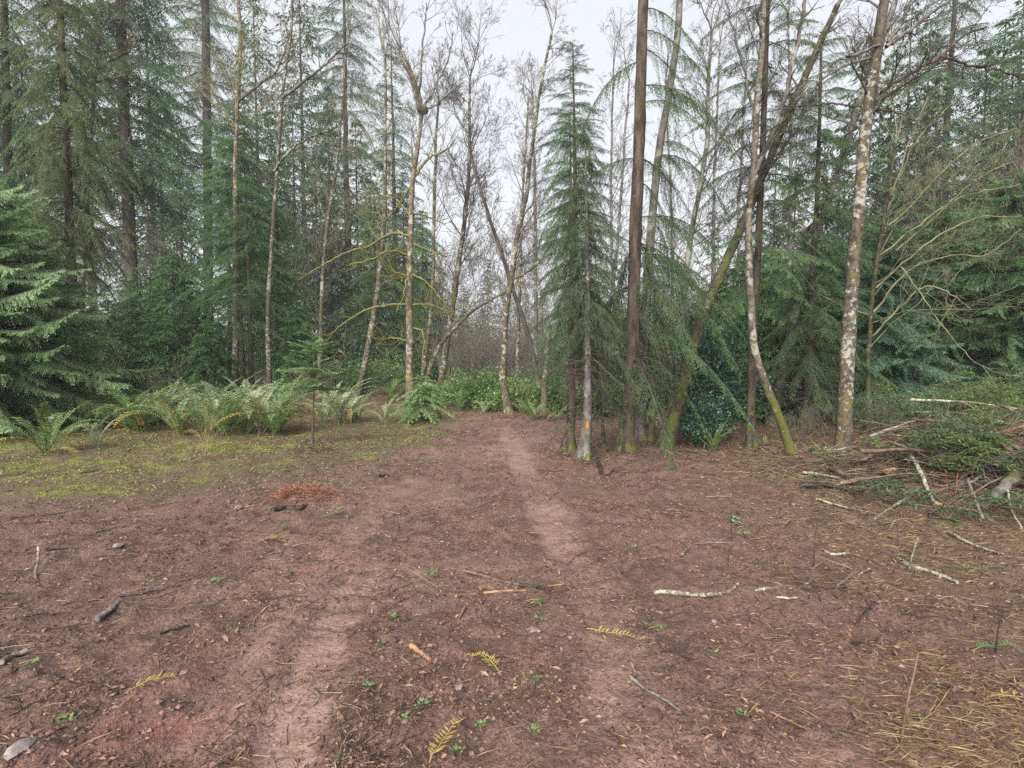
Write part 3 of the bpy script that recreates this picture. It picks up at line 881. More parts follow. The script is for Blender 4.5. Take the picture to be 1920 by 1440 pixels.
conifer_tree("fir_tree", [(455, 732), (446, 450), (440, 190)], 23.5, 0.15, 0.03, "dense green fir with two dark thin trunks beside it above the ferns", leaf='fir_bright', seed=106,
             R=2.9, lo=3.9, nb=170, shape=0.42, thin=0.35, dead=25, deadlo=0.8, deadlen=1.7, **FIRM)
conifer_tree("fir_tree", [(472, 738), (466, 500), (458, 330)], 21.5, 0.11, 0.02, "shorter dark fir with slim black trunk in front of the dense green fir", leaf='fir', seed=107,
             R=1.9, lo=2.4, nb=80, shape=0.45, thin=0.45, dead=20, deadlo=0.5, deadlen=1.3, **FIRM)
conifer_tree("fir_tree", [(432, 722), (430, 500), (428, 300)], 26, 0.12, 0.02, "slender fir standing just left of the dense green fir", leaf='fir_bright', seed=127,
             R=2.2, lo=2.4, nb=80, shape=0.45, thin=0.4, dead=20, deadlo=0.5, deadlen=1.3, **FIRM)
conifer_tree("fir_tree", [(522, 722), (520, 500), (516, 300)], 25.0, 0.13, 0.02, "green fir with wide low limbs right of the dense green fir", leaf='fir_bright', seed=108,
             R=2.4, lo=1.0, nb=140, shape=0.6, thin=0.15, **FIRM)
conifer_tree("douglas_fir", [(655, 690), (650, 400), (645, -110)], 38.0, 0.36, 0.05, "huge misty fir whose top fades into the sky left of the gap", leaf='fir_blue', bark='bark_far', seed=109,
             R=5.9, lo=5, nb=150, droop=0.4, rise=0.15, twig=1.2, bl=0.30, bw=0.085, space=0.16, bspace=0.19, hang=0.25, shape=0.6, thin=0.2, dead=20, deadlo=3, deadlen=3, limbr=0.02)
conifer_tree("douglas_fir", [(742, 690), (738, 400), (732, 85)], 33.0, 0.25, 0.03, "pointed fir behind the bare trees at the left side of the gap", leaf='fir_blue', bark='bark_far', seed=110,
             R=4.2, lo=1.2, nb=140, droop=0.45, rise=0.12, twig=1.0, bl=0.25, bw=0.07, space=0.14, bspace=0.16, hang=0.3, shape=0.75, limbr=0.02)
conifer_tree("fir_tree", [(705, 705), (702, 350)], 29.0, 0.16, 0.03, "dark shadowy fir low behind the leaning lichen alder", leaf='fir', bark='bark_far', seed=111,
             R=2.6, lo=0.8, nb=100, droop=0.5, rise=0.1, twig=0.8, bl=0.2, bw=0.06, space=0.11, bspace=0.12, hang=0.3, shape=0.6)
conifer_tree("fir_tree", [(790, 705), (792, 420)], 30.0, 0.16, 0.03, "dark drooping fir right behind the yellow mossy tree", leaf='fir', bark='bark_far', seed=112,
             R=2.2, lo=0.5, nb=90, droop=0.6, rise=0.05, twig=0.8, bl=0.2, bw=0.06, space=0.11, bspace=0.12, hang=0.5, shape=0.5)

# ---- conifers, middle
conifer_tree("spruce_tree", [(1082, 775), (1078, 400), (1073, 82)], 14.5, 0.13, 0.012, "pointed spruce in the middle whose whole tip stands against the sky", leaf='drab', seed=113,
             R=1.8, lo=2.6, nb=170, droop=0.42, rise=0.32, twig=0.42, bl=0.10, bw=0.026, space=0.065, bspace=0.06, hang=0.25, shape=0.62, thin=0.35, limbr=0.013, dead=25, deadlo=1.0, deadlen=1.5)
DRAPE = dict(droop=0.85, rise=0.05, twig=0.34, bl=0.062, bw=0.014, space=0.045, bspace=0.04, hang=0.75, limbr=0.008)
conifer_tree("spruce_tree", [(1065, 850), (1073, 760), (1070, 600), (1072, 400), (1068, 215)], 8.95, 0.078, 0.006, "slim spruce with dark curved trunk foot left of the orange paint mark", leaf='fir', seed=114,
             R=0.72, lo=1.7, nb=90, shape=0.3, thin=0.25, dead=55, deadlo=0.5, deadlen=1.0, **DRAPE)
r_ = conifer_tree("spruce_tree", [(1093, 866), (1101, 795), (1102, 650), (1102, 500), (1098, 240)], 8.35, 0.082, 0.006, "spruce with rough grey trunk carrying an orange paint mark", leaf='drab', bark='bark_grey', seed=115,
                  R=0.85, lo=1.9, nb=76, shape=0.3, thin=0.3, dead=60, deadlo=0.6, deadlen=1.15, **DRAPE)
# orange paint blaze hugging the bark
pb_ = MB()
bz = np.array(at(1100, 795, 8.35)) - np.array(r_.location)
ang = np.linspace(-0.55, 0.5, 7) - math.pi / 2
rows = [(-0.06, 0.1), (-0.04, 0.4), (-0.015, 0.5), (0.01, 0.34), (0.035, 0.25), (0.06, 0.08)]
V = []
for i, (dz, wf) in enumerate(rows):
    for a in ang:
        aa = -math.pi / 2 + (a + math.pi / 2) * wf + 0.05 * math.sin(i * 2.1)
        V.append((bz[0] + math.cos(aa) * 0.091, bz[1] + math.sin(aa) * 0.091, bz[2] + dz))
k = len(ang)
F = [(i * k + j, i * k + j + 1, (i + 1) * k + j + 1, (i + 1) * k + j) for i in range(len(rows) - 1) for j in range(k - 1)]
pb_.add(np.array(V), F, 0.5, 0, True)
M['paint'] = bark_mat("orange_paint", (0.42, 0.10, 0.03), (0.52, 0.17, 0.06), scale=20, stretch=1, bump=0.4)
link("paint_mark", pb_.mesh("paint_mark", [M['paint']]), r_)

conifer_tree("spruce_sapling", [(1133, 842), (1126, 740), (1112, 600)], 9.3, 0.028, 0.008, "thin dark sapling stem between the paint marked spruce and the thick fir", leaf='drab', seed=116, cat="sapling", bark='bark_moss',
             R=0.6, lo=0.9, nb=26, shape=0.3, thin=0.3, dead=12, deadlo=0.5, deadlen=0.5, **DRAPE)
conifer_tree("douglas_fir", [(1171, 848), (1185, 700), (1194, 450), (1202, 200), (1209, -60), (1212, -260)], 9.15, 0.125, 0.075, "thick straight fir trunk with mossy foot right of the middle", seed=117, sides=14,
             R=2.0, lo=1.5, nb=56, clear=4.2, shape=0.45, thin=0.0, side=0.2, dead=32, deadlo=1.2, deadlen=1.3, **DRAPE)
conifer_tree("fir_tree", [(1196, 828), (1206, 700), (1213, 550), (1224, 400), (1238, 270), (1256, 170), (1272, 40), (1276, -90)], 10.1, 0.105, 0.05,
             "slimmer curved trunk standing close behind the thick straight fir", bark='bark_grey', seed=118, sides=12,
             R=1.6, lo=2.4, nb=34, clear=4.5, shape=0.5, side=0.0, dead=18, deadlo=2.0, deadlen=1.3, **DRAPE)
# ---- conifers, right side
conifer_tree("fir_tree", [(1408, 838), (1411, 650), (1420, 500), (1427, 350), (1433, 180), (1442, -60)], 9.5, 0.075, 0.04, "straight black trunk with tufted green sprays behind the bent alder", bark='bark_fir', seed=119, leaf='fir',
             R=1.3, lo=2.4, nb=64, shape=0.15, thin=0.1, dead=34, deadlo=1.0, deadlen=1.1, **{**DRAPE, 'hang': 0.3, 'droop': 0.45, 'bl': 0.075, 'bw': 0.018})
conifer_tree("fir_tree", [(1512, 800), (1522, 600), (1535, 300), (1540, 60)], 11.8, 0.10, 0.02, "dark shaggy fir between the bent alder and the big lichen alder", leaf='fir', seed=120,
             R=1.75, lo=1.0, nb=110, shape=0.3, thin=0.2, droop=0.7, rise=0.1, twig=0.42, bl=0.09, bw=0.022, space=0.062, bspace=0.055, hang=0.5, limbr=0.011, dead=25, deadlo=0.5, deadlen=1.4)
conifer_tree("cedar_tree", [(1668, 800), (1666, 430)], 12.6, 0.11, 0.02, "bluish green cedar with drooping sprays right of the big lichen alder", leaf='cedar_blue', seed=121,
             R=1.9, lo=0.5, nb=100, shape=0.45, **CEDAR)
conifer_tree("cedar_tree", [(1772, 800), (1765, 390)], 14.0, 0.13, 0.03, "dark cedar filling the space between the bluish cedar and right edge", leaf='cedar_dark', seed=122,
             R=2.2, lo=0.4, nb=110, shape=0.45, **CEDAR)
conifer_tree("cedar_tree", [(1905, 800), (1900, 330)], 12.6, 0.15, 0.03, "dense dark cedar along the right edge of the clearing", leaf='cedar_dark', seed=123,
             R=2.3, lo=0.3, nb=125, shape=0.42, **CEDAR)
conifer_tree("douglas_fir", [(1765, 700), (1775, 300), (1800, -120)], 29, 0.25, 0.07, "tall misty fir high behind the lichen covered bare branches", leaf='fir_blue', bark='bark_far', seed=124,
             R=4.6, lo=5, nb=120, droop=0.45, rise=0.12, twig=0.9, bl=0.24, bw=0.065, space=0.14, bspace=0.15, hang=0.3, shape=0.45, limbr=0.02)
conifer_tree("douglas_fir", [(1915, 700), (1920, 300), (1935, 40)], 26, 0.25, 0.05, "fir at the right edge behind the bare lichen twigs", leaf='hemlock', bark='bark_far', seed=125,
             R=3.6, lo=4, nb=110, droop=0.45, rise=0.12, twig=0.8, bl=0.2, bw=0.055, space=0.12, bspace=0.13, hang=0.3, shape=0.5, limbr=0.02)
conifer_tree("fir_tree", [(1590, 720), (1592, 470)], 21, 0.12, 0.03, "shadowed fir low behind the big lichen alder", leaf='fir', bark='bark_far', seed=126,
             R=2.2, lo=0.5, nb=90, shape=0.5, **FIRM)

# ---- saplings in the open
conifer_tree("spruce_sapling", [(585, 842), (588, 760), (589, 632)], 9.35, 0.017, 0.006, "lone spindly spruce sapling with bare lower stem at the clearing edge", leaf='sapling', seed=131, cat="sapling", bark='twig_dark',
             R=0.62, lo=0.95, nb=46, shape=0.6, droop=0.2, rise=0.3, twig=0.2, bl=0.05, bw=0.013, space=0.03, bspace=0.026, hang=0.1, limbr=0.005, dead=14, deadlo=0.3, deadlen=0.25)
conifer_tree("cedar_sapling", [(789, 792), (790, 705)], 12.9, 0.025, 0.006, "small bushy light green sapling where the track bends", leaf='sapling', seed=132, cat="sapling", bark='bark_far',
             R=0.72, lo=0.32, nb=55, shape=0.6, droop=0.3, rise=0.15, twig=0.25, bl=0.07, bw=0.02, space=0.035, bspace=0.033, hang=0.25, limbr=0.006)

# ---- leafless trees, left and middle
bare_tree("alder_tree", [(505, 722), (503, 600), (508, 480), (513, 380), (521, 280), (528, 180), (543, 80), (549, -10)], 20.0, 10, 4, "slim alder with pale lower trunk rising through the dense green firs", seed=201,
          t0=0.5, limbs=16, llen=3.2, up=0.10, lang=0.65, twig='twig_grey', minr=0.007, bark='bark_alder',
          parts=[([(528, 185, 0), (560, 160, -.3), (610, 120, -.5), (650, 82, -.8)], 6, 3, 'bark_grey'), ([(515, 320, 0), (540, 285, -.3), (580, 258, -.5), (640, 235, -.8)], 5, 2, 'bark_alder')])
bare_tree("alder_tree", [(441, 720), (441, 400), (444, 200), (450, 90), (446, -10)], 22.0, 13, 5, "bare alder with long low limbs spread before the misty firs", seed=202,
          t0=0.62, limbs=20, llen=3.4, up=0.08, lang=0.8, twig='twig_green', minr=0.007, bark='bark_brown',
          parts=[([(443, 190, 0), (410, 110, -.3), (370, 65, -.5), (340, 20, -.8)], 5, 2, 'bark_brown'), ([(441, 240, 0), (400, 195, 0), (360, 150, 0), (330, 110, 0)], 5, 2, 'bark_brown'),
                 ([(447, 190, 0), (490, 155, 0), (520, 130, -1), (545, 60, -1)], 5, 2, 'bark_brown')])
bare_tree("alder_tree", [(150, 705), (155, 500), (172, 250), (182, 110), (186, 60)], 15.0, 9, 5, "crooked bare tree with pale lichen limbs before the tall olive hemlock", seed=203,
          t0=0.5, limbs=9, llen=1.8, up=0.02, lang=0.9, twig='twig_pale', minr=0.006, bark='bark_brown',
          parts=[([(183, 130, 0), (215, 110, 0), (240, 95, 0), (262, 80, 0)], 5, 2, 'bark_brown'), ([(178, 155, 0), (225, 145, 0), (246, 130, 0), (240, 112, 0)], 4, 2, 'bark_brown'),
                 ([(172, 310, 0), (215, 285, 0), (238, 270, 0), (245, 255, 0)], 4, 2, 'stick_lichen')])
bare_tree("alder_tree", [(597, 690), (602, 600), (608, 480), (616, 400), (630, 310), (636, 240), (645, 150), (650, 90)], 21.0, 9, 4, "thin pale alder leaning slightly right before the huge misty fir", seed=204,
          t0=0.42, limbs=20, llen=2.2, up=0.06, lang=0.75, twig='twig_pale', minr=0.006)
bare_tree("alder_tree", [(668, 728), (690, 650), (706, 560), (716, 470), (722, 380), (721, 250), (722, 130), (720, 95)], 20.5, 13, 4, "lichen pale alder whose foot leans left of the mossy tree", seed=205,
          t0=0.38, limbs=26, llen=2.1, up=0.06, lang=0.8, twig='twig_pale', minr=0.006)
moss_limbs = []
for pts, a, b in [
    ([(768, 442, 0), (735, 438, .2), (690, 462, .3), (640, 478, .2), (560, 525, .2)], 6, 2), ([(768, 480, 0), (735, 470, -.3), (700, 485, -.5), (655, 497, -.5)], 5, 2),
    ([(770, 520, 0), (745, 512, -.2), (722, 505, -.4)], 5, 2), ([(768, 520, 0), (752, 522, .1), (735, 524, .2)], 7, 3),
    ([(774, 515, 0), (800, 530, -.2), (830, 565, -.3), (852, 590, -.3)], 4, 2), ([(770, 572, 0), (735, 572, 0), (690, 580, 0), (640, 610, 0), (610, 640, 0)], 5, 2),
    ([(774, 572, 0), (810, 572, -.2), (850, 590, -.3)], 4, 2), ([(774, 400, 0), (800, 405, .2), (835, 422, .2)], 4, 2), ([(772, 410, 0), (750, 380, 0), (735, 370, 0), (705, 366, 0)], 4, 2),
    ([(766, 640, 0), (745, 634, 0), (722, 635, 0)], 4, 2), ([(774, 615, 0), (790, 620, -.2), (796, 640, -.3), (790, 690, -.3)], 4, 2), ([(776, 458, 0), (805, 470, 0), (838, 482, .2)], 4, 2),
    ([(778, 330, 0), (800, 300, .1), (830, 285, .2), (850, 268, .2)], 6, 2), ([(762, 525, -.1), (755, 560, -.3), (742, 585, -.4)], 3, 1.5), ([(770, 350, 0), (740, 395, .3), (700, 430, .4)], 4, 2)]:
    moss_limbs.append((pts, a, b, 'limb_moss'))
bare_tree("maple_tree", [(769, 748), (768, 660), (768, 560), (770, 450), (772, 360), (778, 300), (788, 215), (784, 180), (768, 130), (752, 95)], 16.5, 17, 5, "bare tree with bright yellow moss on its arching limbs", seed=206,
          t0=0.66, limbs=12, llen=2.6, up=0.16, lang=0.6, twig='twig_grey', minr=0.0055, bark='bark_brown', parts=moss_limbs + [
              ([(788, 215, 0), (775, 160, 0), (752, 110, 0), (735, 85, 0), (722, 68, 0)], 6, 2, 'bark_grey'), ([(790, 205, 0), (815, 165, .2), (840, 110, .2), (850, 60, .3)], 5, 2, 'bark_grey'),
              ([(785, 180, 0), (790, 120, -.2), (795, 60, -.2), (800, 5, -.2)], 5, 2, 'bark_grey'), ([(790, 208, 0), (820, 195, .3), (848, 170, .3), (868, 155, .5)], 4, 2, 'bark_grey')])
# old nest in that tree
nb_ = MB()
c0 = at(793, 206, 16.45)
rn = np.random.default_rng(4)
q = rn.normal(0, 1, (260, 3)); q = nrm(q) * np.array([0.17, 0.17, 0.09]) * rn.uniform(0.7, 1.0, (260, 1))
dv = nrm(np.cross(q, rn.normal(0, 1, (260, 3))))
prisms(nb_, q - dv * .09, q + dv * .09, 0.006, 0.005)
nest = link("bird_nest", nb_.mesh("bird_nest", [M['twig_brown']]), None, c0)
tag(nest, "dark lump of twigs like an old nest in a fork of the mossy tree", "nest", kind=None)

bare_tree("alder_tree", [(786, 712), (800, 650), (808, 580), (812, 480), (814, 380), (817, 280), (822, 180)], 18.5, 10, 4, "thin pale trunk just right of the yellow mossy tree", seed=207, t0=0.5, limbs=16, llen=1.9, up=0.08, lang=0.7, twig='twig_grey', minr=0.006)
bare_tree("alder_tree", [(824, 724), (836, 650), (850, 570), (860, 490), (871, 410), (878, 300), (879, 200), (881, 145)], 20.0, 14, 4, "bare alder with wide dark crown against the white sky left of gap", seed=208,
          t0=0.42, limbs=30, llen=3.0, up=0.10, lang=0.8, twig='twig_dark', minr=0.0065, kids=(8, 5, 3))
bare_tree("alder_tree", [(788, 714), (815, 665), (850, 618), (885, 585), (920, 562), (955, 545)], 17.5, 11, 4, "pale trunk bent over in an arch to the right", seed=209, t0=0.5, limbs=8, llen=1.2, up=0.05, lang=0.8, twig='twig_green', minr=0.005)
bare_tree("alder_tree", [(953, 782), (944, 720), (945, 660), (950, 590), (960, 530), (970, 450), (988, 360), (999, 260), (1018, 140), (1035, 60)], 14.2, 15, 4, "pale alder with curved foot standing where the track ends", seed=210,
          t0=0.40, limbs=28, llen=1.7, up=0.06, lang=0.75, twig='twig_grey', minr=0.0045, parts=[([(962, 525, 0), (1000, 500, 0), (1025, 470, .2), (1040, 440, .2)], 5, 2, 'bark_alder')])
bare_tree("dead_tree", [(1020, 748), (1002, 680), (985, 615), (962, 545), (938, 470), (915, 400), (896, 340), (885, 300)], 16.0, 11, 5, "black leaning dead trunk crossing behind the curved pale alder", seed=211, bark='bark_far', twig='twig_dark',
          t0=0.55, limbs=9, llen=1.3, up=0.12, lang=0.7, minr=0.0055, tip=True)
bare_tree("snag", [(1018, 782), (1020, 720), (1025, 650), (1029, 607)], 14.0, 12, 8, "broken pale snag with mossy foot beside the leaning black trunk", cat="snag", seed=212, limbs=0, tip=False, bark='bark_alder', wob=0.25)
bare_tree("alder_tree", [(970, 745), (971, 620), (974, 480), (982, 330), (990, 200)], 18.5, 8, 3, "thin straight pale stem behind the curved pale alder", seed=213, t0=0.45, limbs=18, llen=1.6, up=0.08, lang=0.6, twig='twig_grey', minr=0.005)
bare_tree("alder_tree", [(1005, 740), (1003, 520), (1002, 330), (998, 180)], 21, 8, 4, "slender dark stem with few short twigs left of the pointed spruce", seed=214, t0=0.4, limbs=16, llen=1.6, up=0.05, lang=0.8, twig='twig_dark', minr=0.006, bark='bark_grey')

# ---- leafless trees, right side
bare_tree("alder_tree", [(1262, 775), (1278, 620), (1292, 480), (1313, 345), (1324, 270), (1330, 130), (1334, 60)], 13.5, 15, 5, "grey alder with straight upper trunk between the thick fir and mossy leaning trunk", seed=215, bark='bark_grey',
          t0=0.45, limbs=28, llen=1.9, up=0.06, lang=0.75, twig='twig_dark', minr=0.0045)
bare_tree("mossy_tree", [(1246, 832), (1268, 765), (1292, 675), (1318, 590), (1352, 515), (1392, 425), (1425, 345), (1458, 265), (1490, 190), (1530, 100), (1570, 10)], 9.45, 24, 10, "mossy trunk leaning strongly right over the dark holly", seed=216, bark='bark_moss',
          t0=0.55, limbs=9, llen=1.5, up=0.05, lang=0.75, twig='twig_grey', minr=0.003)
bare_tree("dead_tree", [(1214, 832), (1224, 780), (1236, 730), (1246, 650)], 10.0, 16, 8, "short black leaning stem at the foot of the mossy leaning trunk", cat="dead tree", seed=217, bark='bark_fir', twig='twig_dark', t0=0.6, limbs=5, llen=0.5, minr=0.003, tip=False)
bare_tree("alder_tree", [(1486, 858), (1462, 790), (1432, 715), (1414, 645), (1406, 560), (1403, 430), (1411, 330), (1420, 200), (1430, 60), (1433, -60)], 8.75, 16, 9, "alder bent at knee height with green mossy foot leaning left", seed=218, bark='bark_bent',
          t0=0.5, limbs=18, llen=1.3, up=0.05, lang=0.75, twig='twig_dark', minr=0.003, parts=[([(1412, 330, 0), (1450, 250, 0), (1475, 170, .1), (1500, 60, .2), (1512, -10, .2)], 9, 6, 'bark_grey'),
                                                                                                     ([(1417, 240, 0), (1400, 150, .2), (1375, 60, .2), (1360, -10, .2)], 5, 3, 'bark_grey')])
bare_tree("alder_tree", [(1450, 790), (1490, 600), (1530, 450), (1562, 360), (1592, 260), (1618, 185), (1650, 90), (1680, 0)], 12.5, 17, 9, "grey trunk leaning right that passes behind the big lichen alder", seed=219, bark='bark_grey',
          t0=0.55, limbs=16, llen=1.8, up=0.04, lang=0.7, twig='twig_dark', minr=0.0045)
bare_tree("alder_tree", [(1580, 866), (1583, 790), (1588, 700), (1596, 560), (1606, 430), (1620, 300), (1634, 190), (1650, 80), (1664, -30), (1672, -130)], 8.4, 29, 15, "big alder with white lichen and moss blotches on the right", seed=220, bark='bark_alder',
          t0=0.62, limbs=14, llen=1.5, up=0.06, lang=0.8, twig='twig_dark', minr=0.003, flare=0.7,
          parts=[([(1650, 172, 0), (1700, 140, -.2), (1762, 106, -.4), (1800, 70, -.4), (1850, 50, -.4)], 7, 3, 'bark_fir'), ([(1762, 106, -.4), (1800, 118, -.5), (1860, 130, -.6), (1912, 146, -.6)], 5, 2.5, 'bark_fir'),
                 ([(1662, 88, 0), (1700, 60, .2), (1745, 25, .3), (1800, -15, .3)], 8, 5, 'bark_grey'), ([(1664, 80, 0), (1690, 45, .2), (1712, -10, .3)], 7, 4, 'bark_grey'),
                 ([(1655, 85, 0), (1600, 105, -.2), (1560, 120, -.4), (1490, 190, -.5)], 6, 2, 'bark_grey'), ([(1615, 200, 0), (1560, 195, .2), (1520, 197, .3), (1470, 200, .3)], 4, 2, 'bark_fir'),
                 ([(1640, 105, 0), (1580, 125, .3), (1530, 160, .5), (1500, 210, .6), (1440, 280, .7)], 5, 2, 'bark_grey'), ([(1630, 205, 0), (1680, 210, -.2), (1720, 230, -.4)], 4, 2, 'bark_fir')])
# thin background stems on the right
for i, (x0, y0, x1, y1, Y, w, lab) in enumerate([
        (1345, 770, 1350, 80, 17, 9, "faint grey stem rising behind the dark holly"), (1470, 760, 1478, 30, 18, 10, "faint grey stem behind the straight black trunk"),
        (1160, 760, 1150, 130, 19, 8, "faint thin stem left of the thick straight fir"), (1255, 760, 1248, 150, 20, 8, "faint thin stem right of the thick straight fir"),
        (1385, 760, 1400, 120, 21, 9, "faint stem left of the bent alder"), (1120, 760, 1180, 150, 22, 8, "thin stem slanting right behind the paint marked spruce")]):
    xm = (x0 + x1) / 2 + (8 if i % 2 else -7)
    bare_tree("alder_tree", [(x0, y0), (xm, (y0 + y1) / 2), (x1, y1)], Y, w, 3, lab, seed=230 + i, bark='bark_grey', t0=0.35, limbs=22, llen=2.0, up=0.07, lang=0.75, twig='twig_dark' if i % 2 else 'twig_grey', minr=0.006, kids=(6, 4, 2))

# arching lichen branches of the maple on the right
vine = []
for pts, a, b in [([(1658, 430, 0), (1700, 395, 0), (1760, 330, 0), (1830, 270, 0), (1905, 240, 0)], 6, 2), ([(1648, 480, 0), (1720, 425, -.2), (1800, 370, -.3), (1912, 345, -.4)], 5, 2),
                  ([(1642, 540, 0), (1740, 455, -.3), (1830, 410, -.4), (1915, 405, -.5)], 5, 2), ([(1638, 585, 0), (1700, 510, -.4), (1780, 480, -.6), (1850, 478, -.6), (1915, 430, -.7)], 6, 2),
                  ([(1636, 630, 0), (1720, 545, -.6), (1770, 545, -.8), (1820, 580, -.8)], 5, 2), ([(1662, 375, 0), (1682, 335, .2), (1700, 280, .3), (1740, 180, .4)], 5, 2),
                  ([(1660, 400, 0), (1674, 370, .3), (1690, 330, .4), (1720, 260, .5), (1800, 180, .6)], 5, 2), ([(1680, 470, 0), (1760, 400, 0), (1840, 330, .2), (1912, 300, .2)], 4, 2),
                  ([(1690, 500, -.5), (1740, 570, -.7), (1790, 640, -.9), (1850, 690, -1.0), (1912, 705, -1.0)], 3, 1.5)]:
    vine.append((pts, a * .75, b * .75, 'twig_pale'))
bare_tree("maple_tree", [(1628, 790), (1632, 650), (1642, 520), (1660, 400), (1680, 270)], 11.2, 10, 5, "bare maple sending pale lichen branches arching to the right edge", seed=221, bark='bark_moss', t0=0.3, limbs=15, llen=3.2, up=0.02, lang=0.85, wander=.2,
          lbias=0.8, twig='twig_pale', minr=0.0038, kids=(8, 5, 3), parts=vine)

# ---- shrubs
def leafy_bush(name, loc, rx, ry, h, n, leaf, L, W, label, cat, seed, group=None, stems=14, stemmat='twig_dark', flat_=0.3):
    r = np.random.default_rng(seed)
    root = thing(name, loc, label, cat, group)
    sm = MB(); tips = []
    p0, p1, ra, rb = [], [], [], []
    for i in range(stems):
        a = r.uniform(0, 6.28); q = r.uniform(0.2, 1.0) ** 0.6
        end = np.array([rx * q * math.cos(a), ry * q * math.sin(a), h * math.sqrt(max(0.05, 1 - 0.75 * q * q)) * r.uniform(0.7, 1.05)])
        base = np.array([r.normal(0, .06), r.normal(0, .06), -0.03]); midp = base * .5 + end * .5 + np.array([-end[0] * .15, -end[1] * .15, h * .1])
        pp = spline([base, midp, end], 7)
        p0 += list(pp[:-1]); p1 += list(pp[1:]); ra += list(np.linspace(.012, .005, 6)); rb += list(np.linspace(.011, .004, 6))
        for k in range(2, 7): tips.append((pp[k], k / 6))
    prisms(sm, np.array(p0), np.array(p1), np.array(ra), np.array(rb))
    link("stem", sm.mesh("stem", [M[stemmat]]), root)
    fb = MB()
    base = np.array([tips[i][0] for i in r.integers(0, len(tips), n)])
    spread = min(rx, h) * 0.2
    pos = base + r.normal(0, spread, (n, 3)) * np.array([1, 1, 0.8]); pos[:, 2] = np.maximum(pos[:, 2], 0.03)
    out = nrm(pos - np.array([0, 0, h * 0.35]))
    d = nrm(out + r.normal(0, 0.7, (n, 3)) - np.array([0, 0, 0.15]))
    s = nrm(np.cross(d, nrm(np.array([0, 0, 1.0]) + r.normal(0, flat_ + .25, (n, 3)))))
    blades(fb, pos, d, s, L * r.uniform(.6, 1.3, n), W * r.uniform(.7, 1.3, n), np.clip(r.normal(.42, .22, n), 0, 1), 0)
    link("foliage", fb.mesh("foliage", [M[leaf]]), root)
    return root


def ground_loc(px, Y):
    p = at(px, 720, Y); return np.array((p[0], Y, hz(p[0], Y)))


leafy_bush("holly_bush", ground_loc(1335, 10.4), 0.95, 0.65, 2.5, 15000, 'holly', 0.075, 0.036, "dark glossy holly bush below the mossy leaning trunk", "bush", 301, stems=34)
leafy_bush("holly_bush", ground_loc(1318, 9.7), 0.52, 0.4, 0.95, 5200, 'holly', 0.055, 0.028, "low bluish glossy part of the holly thicket beside the ferns", "bush", 302, stems=20)
for i, (px, Y, rx, h) in enumerate([(850, 17.0, .9, .9), (890, 15.6, 1.0, 1.0), (925, 17.5, 1.0, 1.2), (985, 15.0, .7, .9), (1010, 17, 1.0, 1.3), (1045, 14.8, .6, .8), (930, 14.9, .5, .55), (1120, 14, .8, 1.0), (680, 21, 1.2, 1.6), (735, 22, 1.2, 1.9)]):
    leafy_bush("salal_shrub", ground_loc(px, Y), rx, rx * .8, h, 2600, 'salal' if i % 3 else 'fern', 0.085, 0.045, "green leafy evergreen shrub in the bank past the end of the track", "shrub", 310 + i, group="leafy shrubs past the end of the track", stems=16)


def twig_shrub_proto(seed, h, n, mat, minr, label, cat, group, name="bare_shrub", kids=(6, 5, 3), maxl=2, lean=0.35):
    R = random.Random(seed); segs = []
    for i in range(n):
        d = Vector((R.gauss(0, lean), R.gauss(0, lean), 1)).normalized()
        grow(segs, Vector((R.gauss(0, .12), R.gauss(0, .12), -0.05)), d, h * R.uniform(.5, 1.05), minr * 2.6, 0, R, 0.05, 0.6, kids, 0.14, maxl, minr)
    root = thing(name, (0, 0, 0), label, cat, group)
    link("stem", seg_mesh(segs, M[mat], minr * .6), root)
    return root


# brown leafless thicket in the gap, hazy
r0 = twig_shrub_proto(401, 4.2, 12, 'twig_brown', 0.011, "brown leafless brush far back in the gap between the trees", "shrub", "brown brush in the gap")
r1 = twig_shrub_proto(402, 3.4, 12, 'twig_grey', 0.010, "brown leafless brush far back in the gap between the trees", "shrub", "brown brush in the gap")
rs = random.Random(7)
k = 0
for px, Y in [(840, 27), (862, 31), (880, 26), (905, 29), (925, 34), (945, 27), (960, 31), (985, 28), (870, 38), (910, 40), (1000, 34), (1020, 26), (800, 30), (935, 24), (820, 33), (850, 36), (880, 42), (925, 45), (955, 40), (990, 38), (1015, 36), (1050, 34), (895, 34), (1040, 30), (970, 36), (1150, 24), (1180, 27), (1210, 23), (1240, 26), (1275, 22), (1300, 25), (1330, 22)]:
    src = (r0, r1)[k % 2]
    loc = ground_loc(px, Y)
    if k < 2: o = src; o.location = loc
    else: o = dup_tree(src, loc, rs.uniform(0, 6.28), rs.uniform(0.75, 1.25))
    if px > 1100:
        o["label"] = "grey green leafless brush in the dim wood behind the thick fir"; o["group"] = "dim brush behind the thick fir"
    k += 1
# pale willow brush seen right of the thick fir
wb = twig_shrub_proto(405, 3.6, 14, 'twig_green', 0.008, "pale green twiggy brush low behind the thick fir and leaning trunk", "shrub", "pale twiggy brush", kids=(8, 6, 3))
wb.location = ground_loc(1265, 17)
for px, Y in [(1225, 18.5), (1180, 17.5), (1330, 19), (1140, 18.5)]:
    dup_tree(wb, ground_loc(px, Y), rs.uniform(0, 6), rs.uniform(.8, 1.1))
